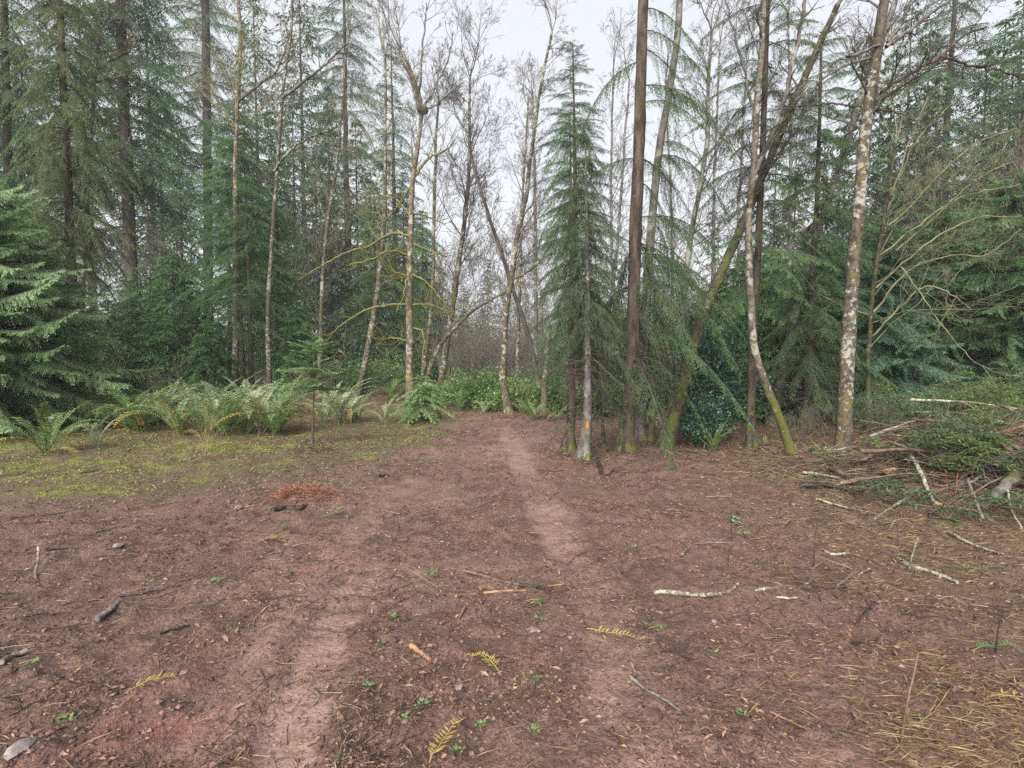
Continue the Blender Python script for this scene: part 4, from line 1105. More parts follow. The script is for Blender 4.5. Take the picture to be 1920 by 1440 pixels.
# undergrowth twigs at left and right
ub = twig_shrub_proto(406, 2.2, 9, 'twig_brown', 0.006, "brown bare undergrowth bush in the shade at the wood edge", "shrub", "bare undergrowth bushes at the wood edge")
ub.location = ground_loc(60, 15.5)
for px, Y in [(20, 14.5), (110, 16.5), (180, 18), (560, 17), (620, 19), (1690, 11.0), (1760, 11.2), (1540, 10.6), (1470, 10.2), (1840, 11.0), (1510, 9.7), (1625, 9.8), (1660, 10.4), (300, 19), (350, 20)]:
    dup_tree(ub, ground_loc(px, Y), rs.uniform(0, 6), rs.uniform(.6, 1.1) * (.5 if px > 900 else 1))
tw = twig_shrub_proto(407, 0.85, 12, 'twig_green', 0.003, "small twiggy leafless bush in front of the fern bank", "bush", None, name="twiggy_bush", kids=(4, 3), maxl=2, lean=.22)
tw.location = G(392, 842)

# ---- young conifers under the tall trees at left
UND = dict(droop=0.45, rise=0.12, twig=0.5, bl=0.11, bw=0.024, space=0.055, bspace=0.045, hang=0.3, limbr=0.01)
und_list = [(205, 19, 560, 1.3), (250, 21, 560, 1.6), (300, 20, 585, 1.5), (345, 22, 560, 1.6), (395, 20, 600, 1.3), (560, 22, 560, 1.5), (620, 24, 590, 1.5), (160, 17, 640, 1.0), (120, 20, 560, 1.6), (330, 24, 480, 1.9), (590, 21.5, 640, 1.0), (275, 25, 500, 1.9)]
protos_u = []
for i, (px, Y, ty, R_) in enumerate(und_list):
    lab = "young shaded conifer crowded under the tall firs on the left"
    grp = "young shaded conifers under the left firs"
    z = (660 - ty) * Y / 1000 + 1.7
    if i < 5:
        o = conifer_tree("young_conifer", [(px, 715), (px - 3, ty)], Y, 0.05, 0.012, lab, group=grp, leaf='drab' if i % 2 else 'fir', bark='bark_far', seed=501 + i,
                         R=R_, lo=0.5, nb=105, shape=0.55, thin=0.1, sides=6, single=True, **UND)
        protos_u.append((o, z))
    else:
        src, zh = protos_u[i % 5]
        dup_tree(src, ground_loc(px, Y), rs.uniform(0, 6.28), z / zh)
# ... and on the right, in the dim wood
for i, (px, Y, ty) in enumerate([(1460, 15, 560), (1560, 16, 540), (1395, 16, 600), (1500, 19, 480), (1620, 17, 520), (1300, 21, 560), (1700, 18, 470), (1860, 19, 430), (1440, 22, 470), (1960, 16, 420), (1180, 16, 600), (1150, 20, 560), (1270, 18, 560), (1345, 15, 520), (1420, 13.5, 520), (1490, 12.8, 560), (1550, 14, 440), (1625, 15, 430), (1720, 15.5, 430), (1800, 17, 360), (1385, 19, 470), (1110, 21, 540), (1585, 12.6, 620)]):
    src, zh = protos_u[(i + 1) % 5]
    o = dup_tree(src, ground_loc(px, Y), rs.uniform(0, 6.28), ((660 - ty) * Y / 1000 + 1.7) / zh)
    o["label"] = "young dim conifer in the dark wood on the right"; o["group"] = "young dim conifers on the right"

# ---- distant forest
FAR = dict(droop=0.4, rise=0.12, twig=1.3, bl=0.30, bw=0.080, space=0.19, bspace=0.17, hang=0.3, limbr=0.02)
far_protos = []
for i, (h, R_, lo, nb, shape, leaf) in enumerate([(24, 3.8, 3, 120, 0.7, 'fir_blue'), (19, 3.2, 1.5, 110, 0.7, 'fir'), (28, 4.2, 8, 110, 0.55, 'fir_blue'), (14, 2.8, 0.8, 90, 0.7, 'drab')]):
    root = thing("distant_conifer", (0, 0, -100), "misty conifer far back in the forest", "tree", "misty conifers far back")
    path = np.stack((np.zeros(30), np.zeros(30), np.linspace(-0.1, h, 30)), -1)
    tb = MB(); tube(tb, path, np.linspace(0.009 * h, 0.02, 30), 7, wob=.1, seed=i); link("trunk", tb.mesh("trunk", [M['bark_far']]), root)
    cb = MB(); conifer_crown(cb, path, R_, lo, 600 + i, nb=nb, shape=shape, thin=.1, dead=12, deadlo=2, deadlen=R_ * .6, **FAR)
    link("crown", cb.mesh("crown", [M[leaf], M['twig_dark']]), root)
    far_protos.append((root, h))
used = set()
spots = []
# (pixel x, distance, wanted top pixel y)
for px in (-160, -60, 60, 190, 320, 480, 590): spots.append((px + rs.uniform(-15, 15), rs.uniform(44, 64), rs.uniform(-120, 160)))
for px in (-200, -100, 0, 110, 180, 260, 330, 420, 490, 560, 640, 700, 760): spots.append((px + rs.uniform(-20, 20), rs.uniform(34, 60), rs.uniform(330, 470)))
for px in (800, 835, 868, 905, 922, 950, 985, 1020, 1060, 1100, 1140, 1190, 1240, 1290, 1340): spots.append((px + rs.uniform(-8, 8), rs.uniform(58, 85), rs.uniform(495, 545) if px != 922 else 488))
for px in (780, 815, 1130, 1180, 1240, 1300, 1350, 1400, 1450, 1500): spots.append((px + rs.uniform(-20, 20), rs.uniform(36, 55), rs.uniform(470, 540)))
for px in (1450, 1520, 1580, 1640, 1700, 1840, 1980, 2060): spots.append((px + rs.uniform(-20, 20), rs.uniform(36, 52), rs.uniform(180, 330)))
for px in (1560, 1660, 1740, 1820, 1900, 2000, 2120, 2240): spots.append((px + rs.uniform(-20, 20), rs.uniform(27, 44), rs.uniform(380, 480)))
for px, Y, ty in ((1650, 33, 120), (1715, 38, 60), (1850, 31, 60), (1880, 40, 20), (60, 40, 40), (300, 47, -80)): spots.append((px, Y, ty))
for px, Y, ty in ((520, 37, 220), (560, 40, 170), (600, 36, 300), (625, 44, 180), (675, 41, 240), (700, 38, 330), (760, 43, 330), (795, 46, 400), (470, 39, 260), (350, 38, 240), (290, 36, 330), (1600, 30, 90), (1680, 31, 30), (1735, 27, 160), (1820, 28, 110), (1900, 30, -40), (1630, 40, 200), (1560, 34, 250), (1480, 38, 300), (1400, 40, 350), (1330, 44, 400)): spots.append((px, Y, ty))
for i, (px, Y, ty) in enumerate(spots):
    z = (660 - ty) * Y / 1000 + 1.7
    j = min(range(4), key=lambda q: abs(far_protos[q][1] - z) + rs.uniform(0, 6))
    src, h = far_protos[j]
    loc = ground_loc(px, Y)
    if j not in used:
        used.add(j); o = src; o.location = loc; o.scale = (z / h,) * 3
    else:
        o = dup_tree(src, loc, rs.uniform(0, 6.28), z / h)
    if px > 1420: o["label"] = "misty conifer standing back in the forest behind the right side trees"; o["group"] = "misty conifers behind the right side"
    elif px > 770: o["label"] = "small hazy conifer on the far treeline seen through the gap"; o["group"] = "hazy treeline conifers in the gap"
for j in range(4):
    if j not in used:
        src, h = far_protos[j]; src.location = ground_loc(-120, 50)
far_bare = twig_shrub_proto(408, 10, 2, 'twig_grey', 0.016, "pale leafless tree deep in the misty wood", "tree", "leafless trees deep in the wood", name="distant_bare_tree", kids=(9, 6, 3), maxl=3, lean=.1)
far_bare.location = ground_loc(560, 34)
for px, Y in [(815, 38), (835, 42), (870, 40), (890, 36), (915, 41), (955, 39), (975, 44), (1000, 37), (1040, 40), (1070, 36), (180, 30), (290, 34), (340, 31), (610, 33), (690, 36), (850, 44), (940, 46), (1020, 42), (1180, 38), (1280, 34), (1360, 36), (1450, 33), (130, 33), (1700, 30), (1760, 27), (1830, 30), (1890, 26), (1500, 30)]:
    o = dup_tree(far_bare, ground_loc(px, Y), rs.uniform(0, 6.28), rs.uniform(.8, 1.3))
    if px > 1100: o["label"] = "grey leafless tree deep in the wood on the right"; o["group"] = "leafless trees deep on the right"
    elif px > 800: o["label"] = "pale hazy leafless tree far off in the gap"; o["group"] = "hazy leafless trees in the gap"


# ------------------------------------------------------------------ ferns
def frond_mesh(seed, mat, L=1.0, curl=1.0, npin=24, pin=0.085):
    r = np.random.default_rng(seed)
    b = MB(); n = 14
    s = np.linspace(0, 1, n)
    el = math.radians(72) - s ** 1.25 * math.radians(85) * curl
    dx = np.cos(el) * L / (n - 1); dz = np.sin(el) * L / (n - 1)
    x = np.concatenate(([0], np.cumsum(dx)[:-1])); z = np.concatenate(([0], np.cumsum(dz)[:-1])); y = 0.05 * np.sin(s * 2.2 + seed) * s
    P = np.stack((x, y, z), -1)
    tube(b, P, np.linspace(0.006, 0.0015, n), 4, 0.15, 0)
    sp = np.repeat(np.linspace(0.16, 0.985, npin), 2); sd = np.tile([1.0, -1.0], npin)
    p = np.stack([np.interp(sp, s, P[:, k]) for k in range(3)], -1)
    q = np.stack([np.interp(np.minimum(1, sp + .02), s, P[:, k]) for k in range(3)], -1); T = nrm(q - p + 1e-7)
    B = np.array([0, 1.0, 0]); N = np.cross(T, B)
    d = nrm(T * 0.42 + B * sd[:, None] + N * r.normal(0.12, 0.12, (len(sp), 1)))
    pl = pin * L * np.minimum(1, 0.45 + sp * 2.4) * np.minimum(1, (1.03 - sp) * 2.4) * r.uniform(.85, 1.12, len(sp))
    sv = nrm(T + r.normal(0, .15, (len(sp), 3)))
    blades(b, p, d, sv, pl, 0.024 * L, np.clip(r.normal(.5, .16, len(sp)), 0, 1), 0, bow=-N * (pl * 0.08)[:, None])
    return b.mesh("frond", [M[mat]])


FR = {'fern': [frond_mesh(i, 'fern', curl=c) for i, c in ((1, .8), (2, 1.1), (3, 1.35))], 'fern_pale': [frond_mesh(i, 'fern_pale', curl=c) for i, c in ((4, .8), (5, 1.1), (6, 1.3))],
      'fern_dead': [frond_mesh(i, 'fern_dead', curl=c) for i, c in ((7, 1.2), (8, 1.7))]}


def fern(loc, size, n, mat, label, group=None, dead=0, seed=1, tilt=0.0, name="sword_fern"):
    R = random.Random(seed)
    root = thing(name, loc, label, "fern", group)
    for i in range(n + dead):
        isd = i >= n
        me = R.choice(FR['fern_dead' if isd else mat])
        o = link("frond", me, root)
        o.location = (R.gauss(0, .03), R.gauss(0, .03), -0.01)
        a = i * 2.399 + R.uniform(-.4, .4)
        s = size * R.uniform(.95, 1.5)
        o.rotation_euler = (R.uniform(-.2, .2), R.uniform(-.3, .3) + (R.uniform(-.1, .5) if isd else 0) + tilt, a)
        o.scale = (s, s, s)
        if isd: o["label"] = "yellowed dead frond"
    return root


fern(G(88, 850), 0.95, 13, 'fern', "large dark green fern in yellow moss at the left edge", dead=3, seed=1)
fern(G(180, 842), 0.62, 8, 'fern_pale', "small open pale fern next to the large left edge fern", dead=2, seed=2)
bank = [(225, 800, 0.95, 'fern', 3), (262, 812, 1.0, 'fern', 3), (300, 800, 1.05, 'fern_pale', 5), (338, 818, 1.0, 'fern', 6), (372, 798, 1.1, 'fern_pale', 3), (408, 812, 1.05, 'fern_pale', 2), (440, 800, 1.15, 'fern_pale', 1),
        (478, 812, 0.95, 'fern_pale', 1), (515, 815, 0.8, 'fern', 1), (460, 786, 1.1, 'fern_pale', 1), (330, 784, 1.1, 'fern', 3), (280, 785, 1.0, 'fern', 3), (400, 782, 1.1, 'fern_pale', 2)]
rf = random.Random(77)
for i in range(15):
    bank.append((rf.uniform(215, 545), rf.uniform(778, 822), rf.uniform(.55, 1.15), rf.choice(('fern', 'fern', 'fern_pale')), rf.choice((1, 3, 4, 6))))
for i, (px, py, s, mt, d) in enumerate(bank):
    fern(G(px, py), s, 14, mt, "sword fern in the long dense fern bank before the left firs", group="ferns of the long bank", dead=d, seed=20 + i)
fern(G(640, 797), 1.1, 18, 'fern_pale', "broad pale fern clump right of the spindly sapling", dead=1, seed=40)
fern(G(607, 792), 0.9, 12, 'fern_pale', "fern tucked behind the spindly sapling", dead=1, seed=41)
fern(G(668, 793), 0.85, 12, 'fern', "fern pressed against the right of the broad pale clump", dead=0, seed=46)
fern(G(722, 795), 0.62, 11, 'fern_pale', "small low fern alone between the broad clump and bushy sapling", seed=42)
fern(G(735, 752), 1.0, 14, 'fern', "dark fern at the foot of the mossy tree", seed=43)
fern(G(905, 777), 0.5, 9, 'fern_pale', "little bluish fern beside the track where it ends", seed=44)
fern(G(1335, 845), 0.48, 10, 'fern', "low fern growing at the front of the holly", seed=45)
for i, (px, py, s) in enumerate([(835, 765, .9), (862, 772, .8), (880, 762, 1.0), (925, 768, .8), (980, 776, .7), (1000, 785, .6), (1040, 790, .5), (1065, 775, .7), (900, 755, 1.0)]):
    fern(G(px, py), s, 11, 'fern', "green fern among the leafy shrubs past the end of the track", group="ferns past the end of the track", seed=60 + i)
fern(G(1430, 838), 0.3, 7, 'fern', "tiny bright fern left of the bent alder's foot", seed=47)


# ------------------------------------------------------------------ loose wood
def stick(name, pix, r0, r1, mat, label, cat="stick", lift=0.0, seed=1, group=None, lifts=None, sides=7, knob=0, cut=None, wob=0.2, forks=0):
    P = []
    for i, (px, py) in enumerate(pix):
        g_ = G(px, py); P.append(g_ + np.array([0, 0, (lifts[i] if lifts else lift)]))
    P = np.array(P)
    rad = np.linspace(r0, r1, len(P))
    P[:, 2] += rad * 0.4 + .006
    org = P[0].copy()
    pp = spline(P - org, max(8, len(P) * 6))
    r = np.random.default_rng(seed)
    pp[1:-1] += r.normal(0, r0 * 0.14, (len(pp) - 2, 3))
    b = MB(); tube(b, pp, np.linspace(r0, r1, len(pp)), sides, wob=wob, seed=seed, cap=True)
    for i in range(forks):
        k = r.integers(2, len(pp) - 2); d = nrm(nrm(pp[k + 1] - pp[k]) + r.normal(0, .6, 3) * np.array([1, 1, .3]) + np.array([0, 0, .15]))
        L = r.uniform(.12, .3) * np.linalg.norm(pp[-1] - pp[0])
        tube(b, spline([pp[k], pp[k] + d * L * .5, pp[k] + nrm(d + r.normal(0, .3, 3)) * L], 6), np.linspace(r1 * .8, r1 * .3, 6), 5, wob=.1)
    o = link(name, b.mesh(name, [M[mat]]), None, org)
    tag(o, label, cat, group)
    if cut:
        c = MB(); T = nrm(pp[1] - pp[0]); u = nrm(np.cross(T, [0, 0, 1.0])); v = np.cross(T, u)
        a = np.linspace(0, 2 * math.pi, 11)[:-1]
        ring = pp[0] - T * r0 * .16 + r0 * .92 * (np.cos(a)[:, None] * u + np.sin(a)[:, None] * v)
        c.add(ring, [list(range(10))[::-1]], 0.5, 0)
        link("cut_end", c.mesh("cut_end", [M[cut]]), o)
    return o


stick("stick", [(868, 1073), (900, 1080), (940, 1092), (985, 1100), (1005, 1103)], 0.013, 0.010, 'stick_brown', "long brown stick lying in the middle of the foreground", seed=1)
stick("stick", [(855, 1120), (890, 1117), (930, 1112), (985, 1110)], 0.010, 0.008, 'stick_orange', "peeled orange stick below the long brown stick", seed=2)
stick("stick", [(975, 1100), (1005, 1103), (1020, 1106)], 0.020, 0.012, 'stick_dark', "short black chunk of wood touching the long brown stick", seed=3)
stick("stick", [(1010, 1105), (1035, 1100), (1058, 1097)], 0.009, 0.005, 'stick_orange', "small orange splinter right of the black chunk", seed=4)
stick("stick", [(1228, 1113), (1255, 1112), (1300, 1118), (1345, 1117), (1370, 1110), (1383, 1096)], 0.016, 0.012, 'stick_lichen', "curved stick whitened by lichen with an orange broken end", seed=5, cut='wood_cut')
stick("stick", [(1415, 1109), (1440, 1106), (1472, 1104)], 0.014, 0.009, 'stick_lichen', "short pale stick right of the curved lichen stick", seed=6)
stick("stick", [(1455, 1122), (1480, 1124), (1500, 1122)], 0.010, 0.008, 'stick_lichen', "stubby pale twig below the short pale stick", seed=7)
stick("stick", [(1570, 1100), (1590, 1085), (1605, 1068)], 0.010, 0.006, 'stick_lichen', "pale twig leaning into a V with a crooked one", seed=8)
stick("stick", [(1585, 1103), (1605, 1088), (1612, 1078), (1628, 1070)], 0.011, 0.007, 'stick_lichen', "crooked pale twig beside the leaning pale twig", seed=9, forks=1)
stick("stick", [(1552, 1103), (1570, 1103), (1588, 1102)], 0.010, 0.008, 'stick_dark', "dark straight twig at the foot of the two pale twigs", seed=10)
stick("stick", [(1682, 1050), (1705, 1062), (1735, 1072), (1765, 1082), (1795, 1095)], 0.020, 0.012, 'stick_lichen', "lichen covered branch lying in the right side straw", seed=11, forks=2)
stick("stick", [(1705, 1066), (1712, 1048), (1720, 1030)], 0.011, 0.008, 'stick_lichen', "pale fork standing up from the lichen branch", seed=12, lifts=[0.0, 0.05, .1])
stick("stick", [(1540, 1032), (1562, 1042), (1590, 1038)], 0.013, 0.009, 'stick_lichen', "pale knobbly stick near the dark upright stem", seed=13)
stick("stick", [(1300, 1022), (1340, 1019), (1372, 1020)], 0.007, 0.005, 'stick_grey', "thin pale stick left of the little green weed clump", seed=14)
stick("stick", [(1280, 1040), (1290, 1030), (1296, 1022)], 0.011, 0.007, 'stick_lichen', "short pale broken twig above the curved lichen stick", seed=15)
stick("stick", [(182, 1164), (205, 1148), (222, 1132)], 0.018, 0.015, 'stick_grey', "dark grey stub of wood in the left foreground", seed=16)
stick("stick", [(3, 1245), (25, 1233), (52, 1223)], 0.015, 0.012, 'stick_grey', "grey stick cut off by the left edge", seed=17)
stick("stick", [(70, 1092), (67, 1085), (72, 1072), (74, 1052)], 0.012, 0.009, 'stick_lichen', "pale stick standing up from the soil at left", seed=18, lifts=[-.03, .03, .07, .12])
stick("stick", [(85, 1032), (120, 1030), (165, 1026)], 0.010, 0.005, 'stick_dark', "thin black twig above the upright pale stick", seed=19)
stick("stick", [(225, 1120), (260, 1115), (310, 1107)], 0.008, 0.004, 'stick_dark', "thin dark twig pointing right of the dark grey stub", seed=20)
stick("stick", [(300, 1190), (325, 1182), (355, 1174)], 0.008, 0.006, 'stick_dark', "short black twig in the left foreground soil", seed=21)
stick("stick", [(476, 1165), (488, 1152), (500, 1140)], 0.006, 0.005, 'stick_orange', "orange splinter beside the left wheel rut", seed=22)
stick("stick", [(770, 1213), (785, 1225), (806, 1241)], 0.014, 0.012, 'stick_orange', "chunk of split orange wood in the foreground", seed=23)
stick("stick", [(860, 1165), (866, 1152), (874, 1136)], 0.012, 0.008, 'stick_brown', "small bark sliver below the peeled orange stick", seed=24)
stick("stick", [(1180, 1270), (1205, 1292), (1240, 1312), (1275, 1335)], 0.008, 0.005, 'stick_grey', "slim grey stick lying diagonally in the lower right", seed=25)
stick("stick", [(1512, 1370), (1450, 1340), (1390, 1310)][::-1], 0.006, 0.004, 'stick_orange', "long thin tan straw like stick in the lower right", seed=26)
stick("stick", [(1690, 1400), (1700, 1350), (1718, 1302)], 0.007, 0.005, 'stick_brown', "thin brown stem propped up in the right foreground straw", seed=27, lifts=[0, .08, .2])
stick("stick", [(510, 960), (535, 956), (562, 955), (575, 950)], 0.030, 0.022, 'stick_dark', "black rotten log end in the reddish debris heap", seed=28, cat="log")
stick("stick", [(690, 895), (710, 893), (728, 892)], 0.025, 0.012, 'stick_dark', "dark sliver of bark on the track left of the ruts", seed=29)
stick("stick", [(1040, 848), (1060, 845), (1075, 842)], 0.018, 0.012, 'stick_lichen', "pale stick lying left of the spruce feet", seed=30)
stick("stick", [(1128, 890), (1122, 877), (1117, 866)], 0.030, 0.018, 'stick_dark', "black broken stake poking out of the ground by the spruces", seed=31, lifts=[0, .08, .14])
stick("stick", [(1130, 893), (1142, 890), (1150, 880)], 0.012, 0.009, 'stick_brown', "short curved brown stick next to the black stake", seed=32)
stick("stick", [(1296, 878), (1320, 888), (1350, 896)], 0.012, 0.008, 'stick_dark', "dark stick on the bare ground in front of the holly", seed=33)
stick("stick", [(1240, 850), (1275, 846), (1310, 850)], 0.03, 0.02, 'bark_moss', "mossy root at the foot of the leaning mossy trunk", cat="root", seed=34)
stick("stick", [(180, 1000), (230, 990), (262, 992)], 0.010, 0.007, 'stick_dark', "blackish bent root on the left bare soil", cat="root", seed=35)
stick("stick", [(150, 888), (200, 882), (250, 878)], 0.010, 0.005, 'stick_dark', "dark thin stick lying across the mossy grass", seed=36)
stick("stick", [(1600, 1210), (1625, 1205), (1645, 1200)], 0.012, 0.006, 'stick_dark', "dark stick end on the right where straw begins", seed=37)
stick("stick", [(1640, 1150), (1620, 1160), (1605, 1172)], 0.008, 0.005, 'stick_dark', "short black twig above the yellow straw", seed=38, lifts=[.06, .03, 0])

# dark upright stems at right
for i, (px, y0, y1, lab) in enumerate([(1525, 1065, 975, "single dark stem standing upright in the clearing on the right"), (1372, 1012, 960, "short upright stem beside the little green weed clump"),
                                       (1545, 1135, 1085, "leaning dark stem right of the curved lichen stick"), (1868, 1225, 1140, "dark upright stem in the straw near the right edge")]):
    p = G(px, y0); b = MB(); hh = (y0 - y1) * p[1] / FPX
    lean = (0.02, -.01, -0.12, 0.03)[i]
    tube(b, spline([(0, 0, -.03), (lean * .4, 0.01, hh * .5), (lean, 0, hh)], 8), np.linspace(0.0045, 0.002, 8), 5, wob=.2, seed=i)
    o = link("stem", b.mesh("stem", [M['stick_dark']]), None, p); tag(o, lab, "stem")
    o.name = "upright_stem"

# ---- slash pile at the right edge
PX = dict(cat="branch")
stick("log", [(1918, 915), (1890, 935), (1862, 952), (1842, 965)][::-1], 0.048, 0.058, 'bark_grey', "thick grey log sticking out of the slash pile at right edge", cat="log", seed=50, lifts=[.05, .10, .16, .22], sides=12)
stick("branch", [(1918, 898), (1880, 912), (1845, 922), (1815, 932)], 0.024, 0.014, 'stick_lichen', "lichen shaggy limb lying above the thick grey log", seed=51, lifts=[.28, .25, .2, .15], forks=3, **PX)
stick("branch", [(1705, 888), (1722, 910), (1738, 935), (1752, 955)], 0.026, 0.018, 'stick_lichen', "pale limb slanting down with a fresh orange cut top", seed=52, lifts=[.24, .18, .1, .04], cut='wood_cut', **PX)
stick("log", [(1648, 893), (1662, 893), (1676, 893)], 0.05, 0.04, 'stick_orange', "orange split stump end in the slash pile", cat="log", seed=53, lift=0.06, cut='wood_cut')
stick("log", [(1640, 912), (1660, 910), (1672, 908)], 0.06, 0.05, 'stick_dark', "black log end below the orange split stump", cat="log", seed=54)
stick("branch", [(1505, 893), (1540, 898), (1575, 905), (1600, 912)], 0.022, 0.014, 'stick_lichen', "long pale branch at the left tip of the slash pile", seed=55, lift=.04, **PX)
stick("branch", [(1500, 916), (1540, 914), (1575, 920), (1618, 926)], 0.032, 0.020, 'stick_dark', "dark log branch below the long pale branch tip", seed=56, lift=.02, **PX)
stick("branch", [(1575, 918), (1605, 912), (1640, 908)], 0.024, 0.018, 'stick_lichen', "whitish branch pointing to the black log end", seed=57, lift=.07, **PX)
stick("branch", [(1640, 974), (1670, 960), (1700, 945), (1722, 932)], 0.017, 0.011, 'stick_lichen', "pale thin branch slanting up before the pile", seed=58, lifts=[0, .03, .06, .1], forks=2, **PX)
stick("branch", [(1752, 955), (1780, 962), (1805, 966), (1835, 970)], 0.022, 0.016, 'stick_orange', "peeled tan branch running to the thick grey log", seed=59, lift=.05, **PX)
stick("branch", [(1550, 892), (1570, 898), (1592, 908)], 0.035, 0.025, 'stick_brown', "brown broken limb with bark at the pile's left", seed=60, lift=.08, **PX)
stick("branch", [(1790, 925), (1830, 905), (1870, 885), (1915, 868)], 0.014, 0.009, 'stick_lichen', "slim pale branch rising right over the dark hollow", seed=61, lifts=[.1, .2, .28, .34], **PX)
stick("branch", [(1820, 872), (1860, 866), (1915, 866)], 0.026, 0.02, 'stick_lichen', "lichen log lying high on the pile at right edge", seed=62, lift=.34, **PX)
stick("branch", [(1885, 945), (1895, 975), (1915, 1000)], 0.012, 0.008, 'stick_lichen', "pale branch drooping down at the right edge", seed=63, lifts=[.2, .1, .04], **PX)
stick("branch", [(1690, 780), (1750, 786), (1820, 798), (1880, 815)], 0.012, 0.007, 'stick_lichen', "long pale branch arching over the green boughs", seed=64, lifts=[.3, .38, .36, .25], **PX)
stick("branch", [(1600, 872), (1625, 855), (1650, 846)], 0.012, 0.007, 'stick_grey', "grey twig rising left of the orange stump", seed=65, lifts=[.0, .08, .14], **PX)
stick("branch", [(1700, 930), (1660, 922), (1630, 925)], 0.022, 0.015, 'stick_grey', "grey branch lying flat in the pile's middle", seed=66, lift=.04, **PX)
stick("branch", [(1780, 1005), (1830, 1030), (1880, 1045)], 0.014, 0.01, 'stick_lichen', "pale branch half buried in straw under the pile", seed=67, lift=.02, **PX)
stick("branch", [(1530, 940), (1580, 955), (1640, 968)], 0.012, 0.008, 'stick_lichen', "thin pale branch lying in front of the pile's left", seed=68, lift=.02, **PX)
for i, (pts, lf, lab) in enumerate([
        ([(1778, 935), (1770, 905), (1775, 880), (1800, 862), (1850, 855)], [.02, .2, .35, .42, .4], "red stem curving up in a hoop from the pile"),
        ([(1720, 898), (1740, 905), (1770, 915)], [.2, .15, .1], "red stem running from the fresh orange cut"),
        ([(1790, 945), (1800, 900), (1830, 870), (1880, 858), (1915, 862)], [.05, .3, .4, .42, .4], "long red stem arching to the right edge"),
        ([(1745, 880), (1760, 868), (1775, 865)], [.3, .36, .38], "short red stem in the dark hollow")]):
    stick("red_stem", pts, 0.006, 0.003, 'stick_red', lab, cat="stem", seed=80 + i, lifts=lf, sides=5)


def bough(px, py, lift, az, L, leaf, label, seed, group=None):
    p = G(px, py) + np.array([0, 0, lift])
    r = np.random.default_rng(seed)
    root = thing("fir_bough", p, label, "bough", group)
    path = np.array([[0, 0, 0], [0, 0, .01]])
    b = MB()
    small = L < .6; n = 14 if not small else 7; L = L * 1.25
    for i in range(n):
        a = az + r.normal(0, .5); l_ = L * r.uniform(.5, 1)
        st = np.array([r.normal(0, .2), r.normal(0, .16), r.uniform(-.15, .2)])
        s = np.sort(r.uniform(.05, 1, int(l_ / 0.022)))
        r_ud = r.uniform(.1, .5)
        pts = st + np.stack((l_ * s * math.cos(a), l_ * s * math.sin(a), r_ud * l_ * np.sin(s * 2.6) - .2 * l_ * s), -1)
        sd = np.where(np.arange(len(s)) % 2 == 0, 1., -1.)
        D = nrm(np.stack((math.cos(a) - sd * math.sin(a), math.sin(a) + sd * math.cos(a), r.normal(-.25, .2, len(s))), -1))
        tl = .22 * (1.1 - .8 * s) * r.uniform(.6, 1.1, len(s))
        for q in range(5):
            u = (q + r.uniform(0, 1, len(s))) / 5
            bp = pts + D * (tl * u)[:, None]
            bd = nrm(D + r.normal(0, .45, (len(s), 3)))
            sv = nrm(np.cross(bd, nrm(np.array([0, 0, 1.]) + r.normal(0, .5, (len(s), 3)))))
            blades(b, bp, bd, sv, .06 * r.uniform(.7, 1.3, len(s)), .015, np.clip(r.normal(.5, .2, len(s)), 0, 1), 0)
        pw = np.vstack((np.zeros((1, 3)), pts)); prisms(b, pw[:-1], pw[1:], .006, .005, .5, 1)
    link("needles", b.mesh("needles", [M[leaf], M['twig_dark']]), root)
    root.children[0].name = "spray"
    return root


bough(1690, 842, .60, 0.3, 1.1, 'hemlock', "yellowish fir bough on top of the pile at its left", 1)
bough(1735, 836, .76, -0.3, 1.0, 'hemlock', "yellow green fir bough humped in the pile's middle top", 2)
bough(1785, 850, .70, -0.5, 1.1, 'hemlock', "drooping olive fir bough over the dark hollow", 3)
bough(1835, 846, .74, 0.4, 1.1, 'hemlock', "olive fir bough toward the right edge on the pile", 4)
bough(1885, 856, .64, 2.8, 1.0, 'fir', "dark fir bough at the right edge of the pile", 5)
bough(1700, 850, .55, 2.5, .9, 'drab', "dull fir bough in the shade above the orange stump", 6)
bough(1740, 975, .06, 0.2, .34, 'drab', "small dull green fir bough lying at the pile's front", 7)
bough(1870, 975, .14, 0.3, .42, 'fir', "green bough under the thick grey log", 9)
bough(1660, 945, .04, 0.5, .42, 'drab', "flattened dull bough at the pile's front left", 10)
bough(1600, 930, .05, 0.2, .42, 'drab', "flattened bough under the whitish branch", 11)
bough(1560, 880, .05, 1.0, .5, 'cedar', "pale tuft of sprigs left of the pile", 12)

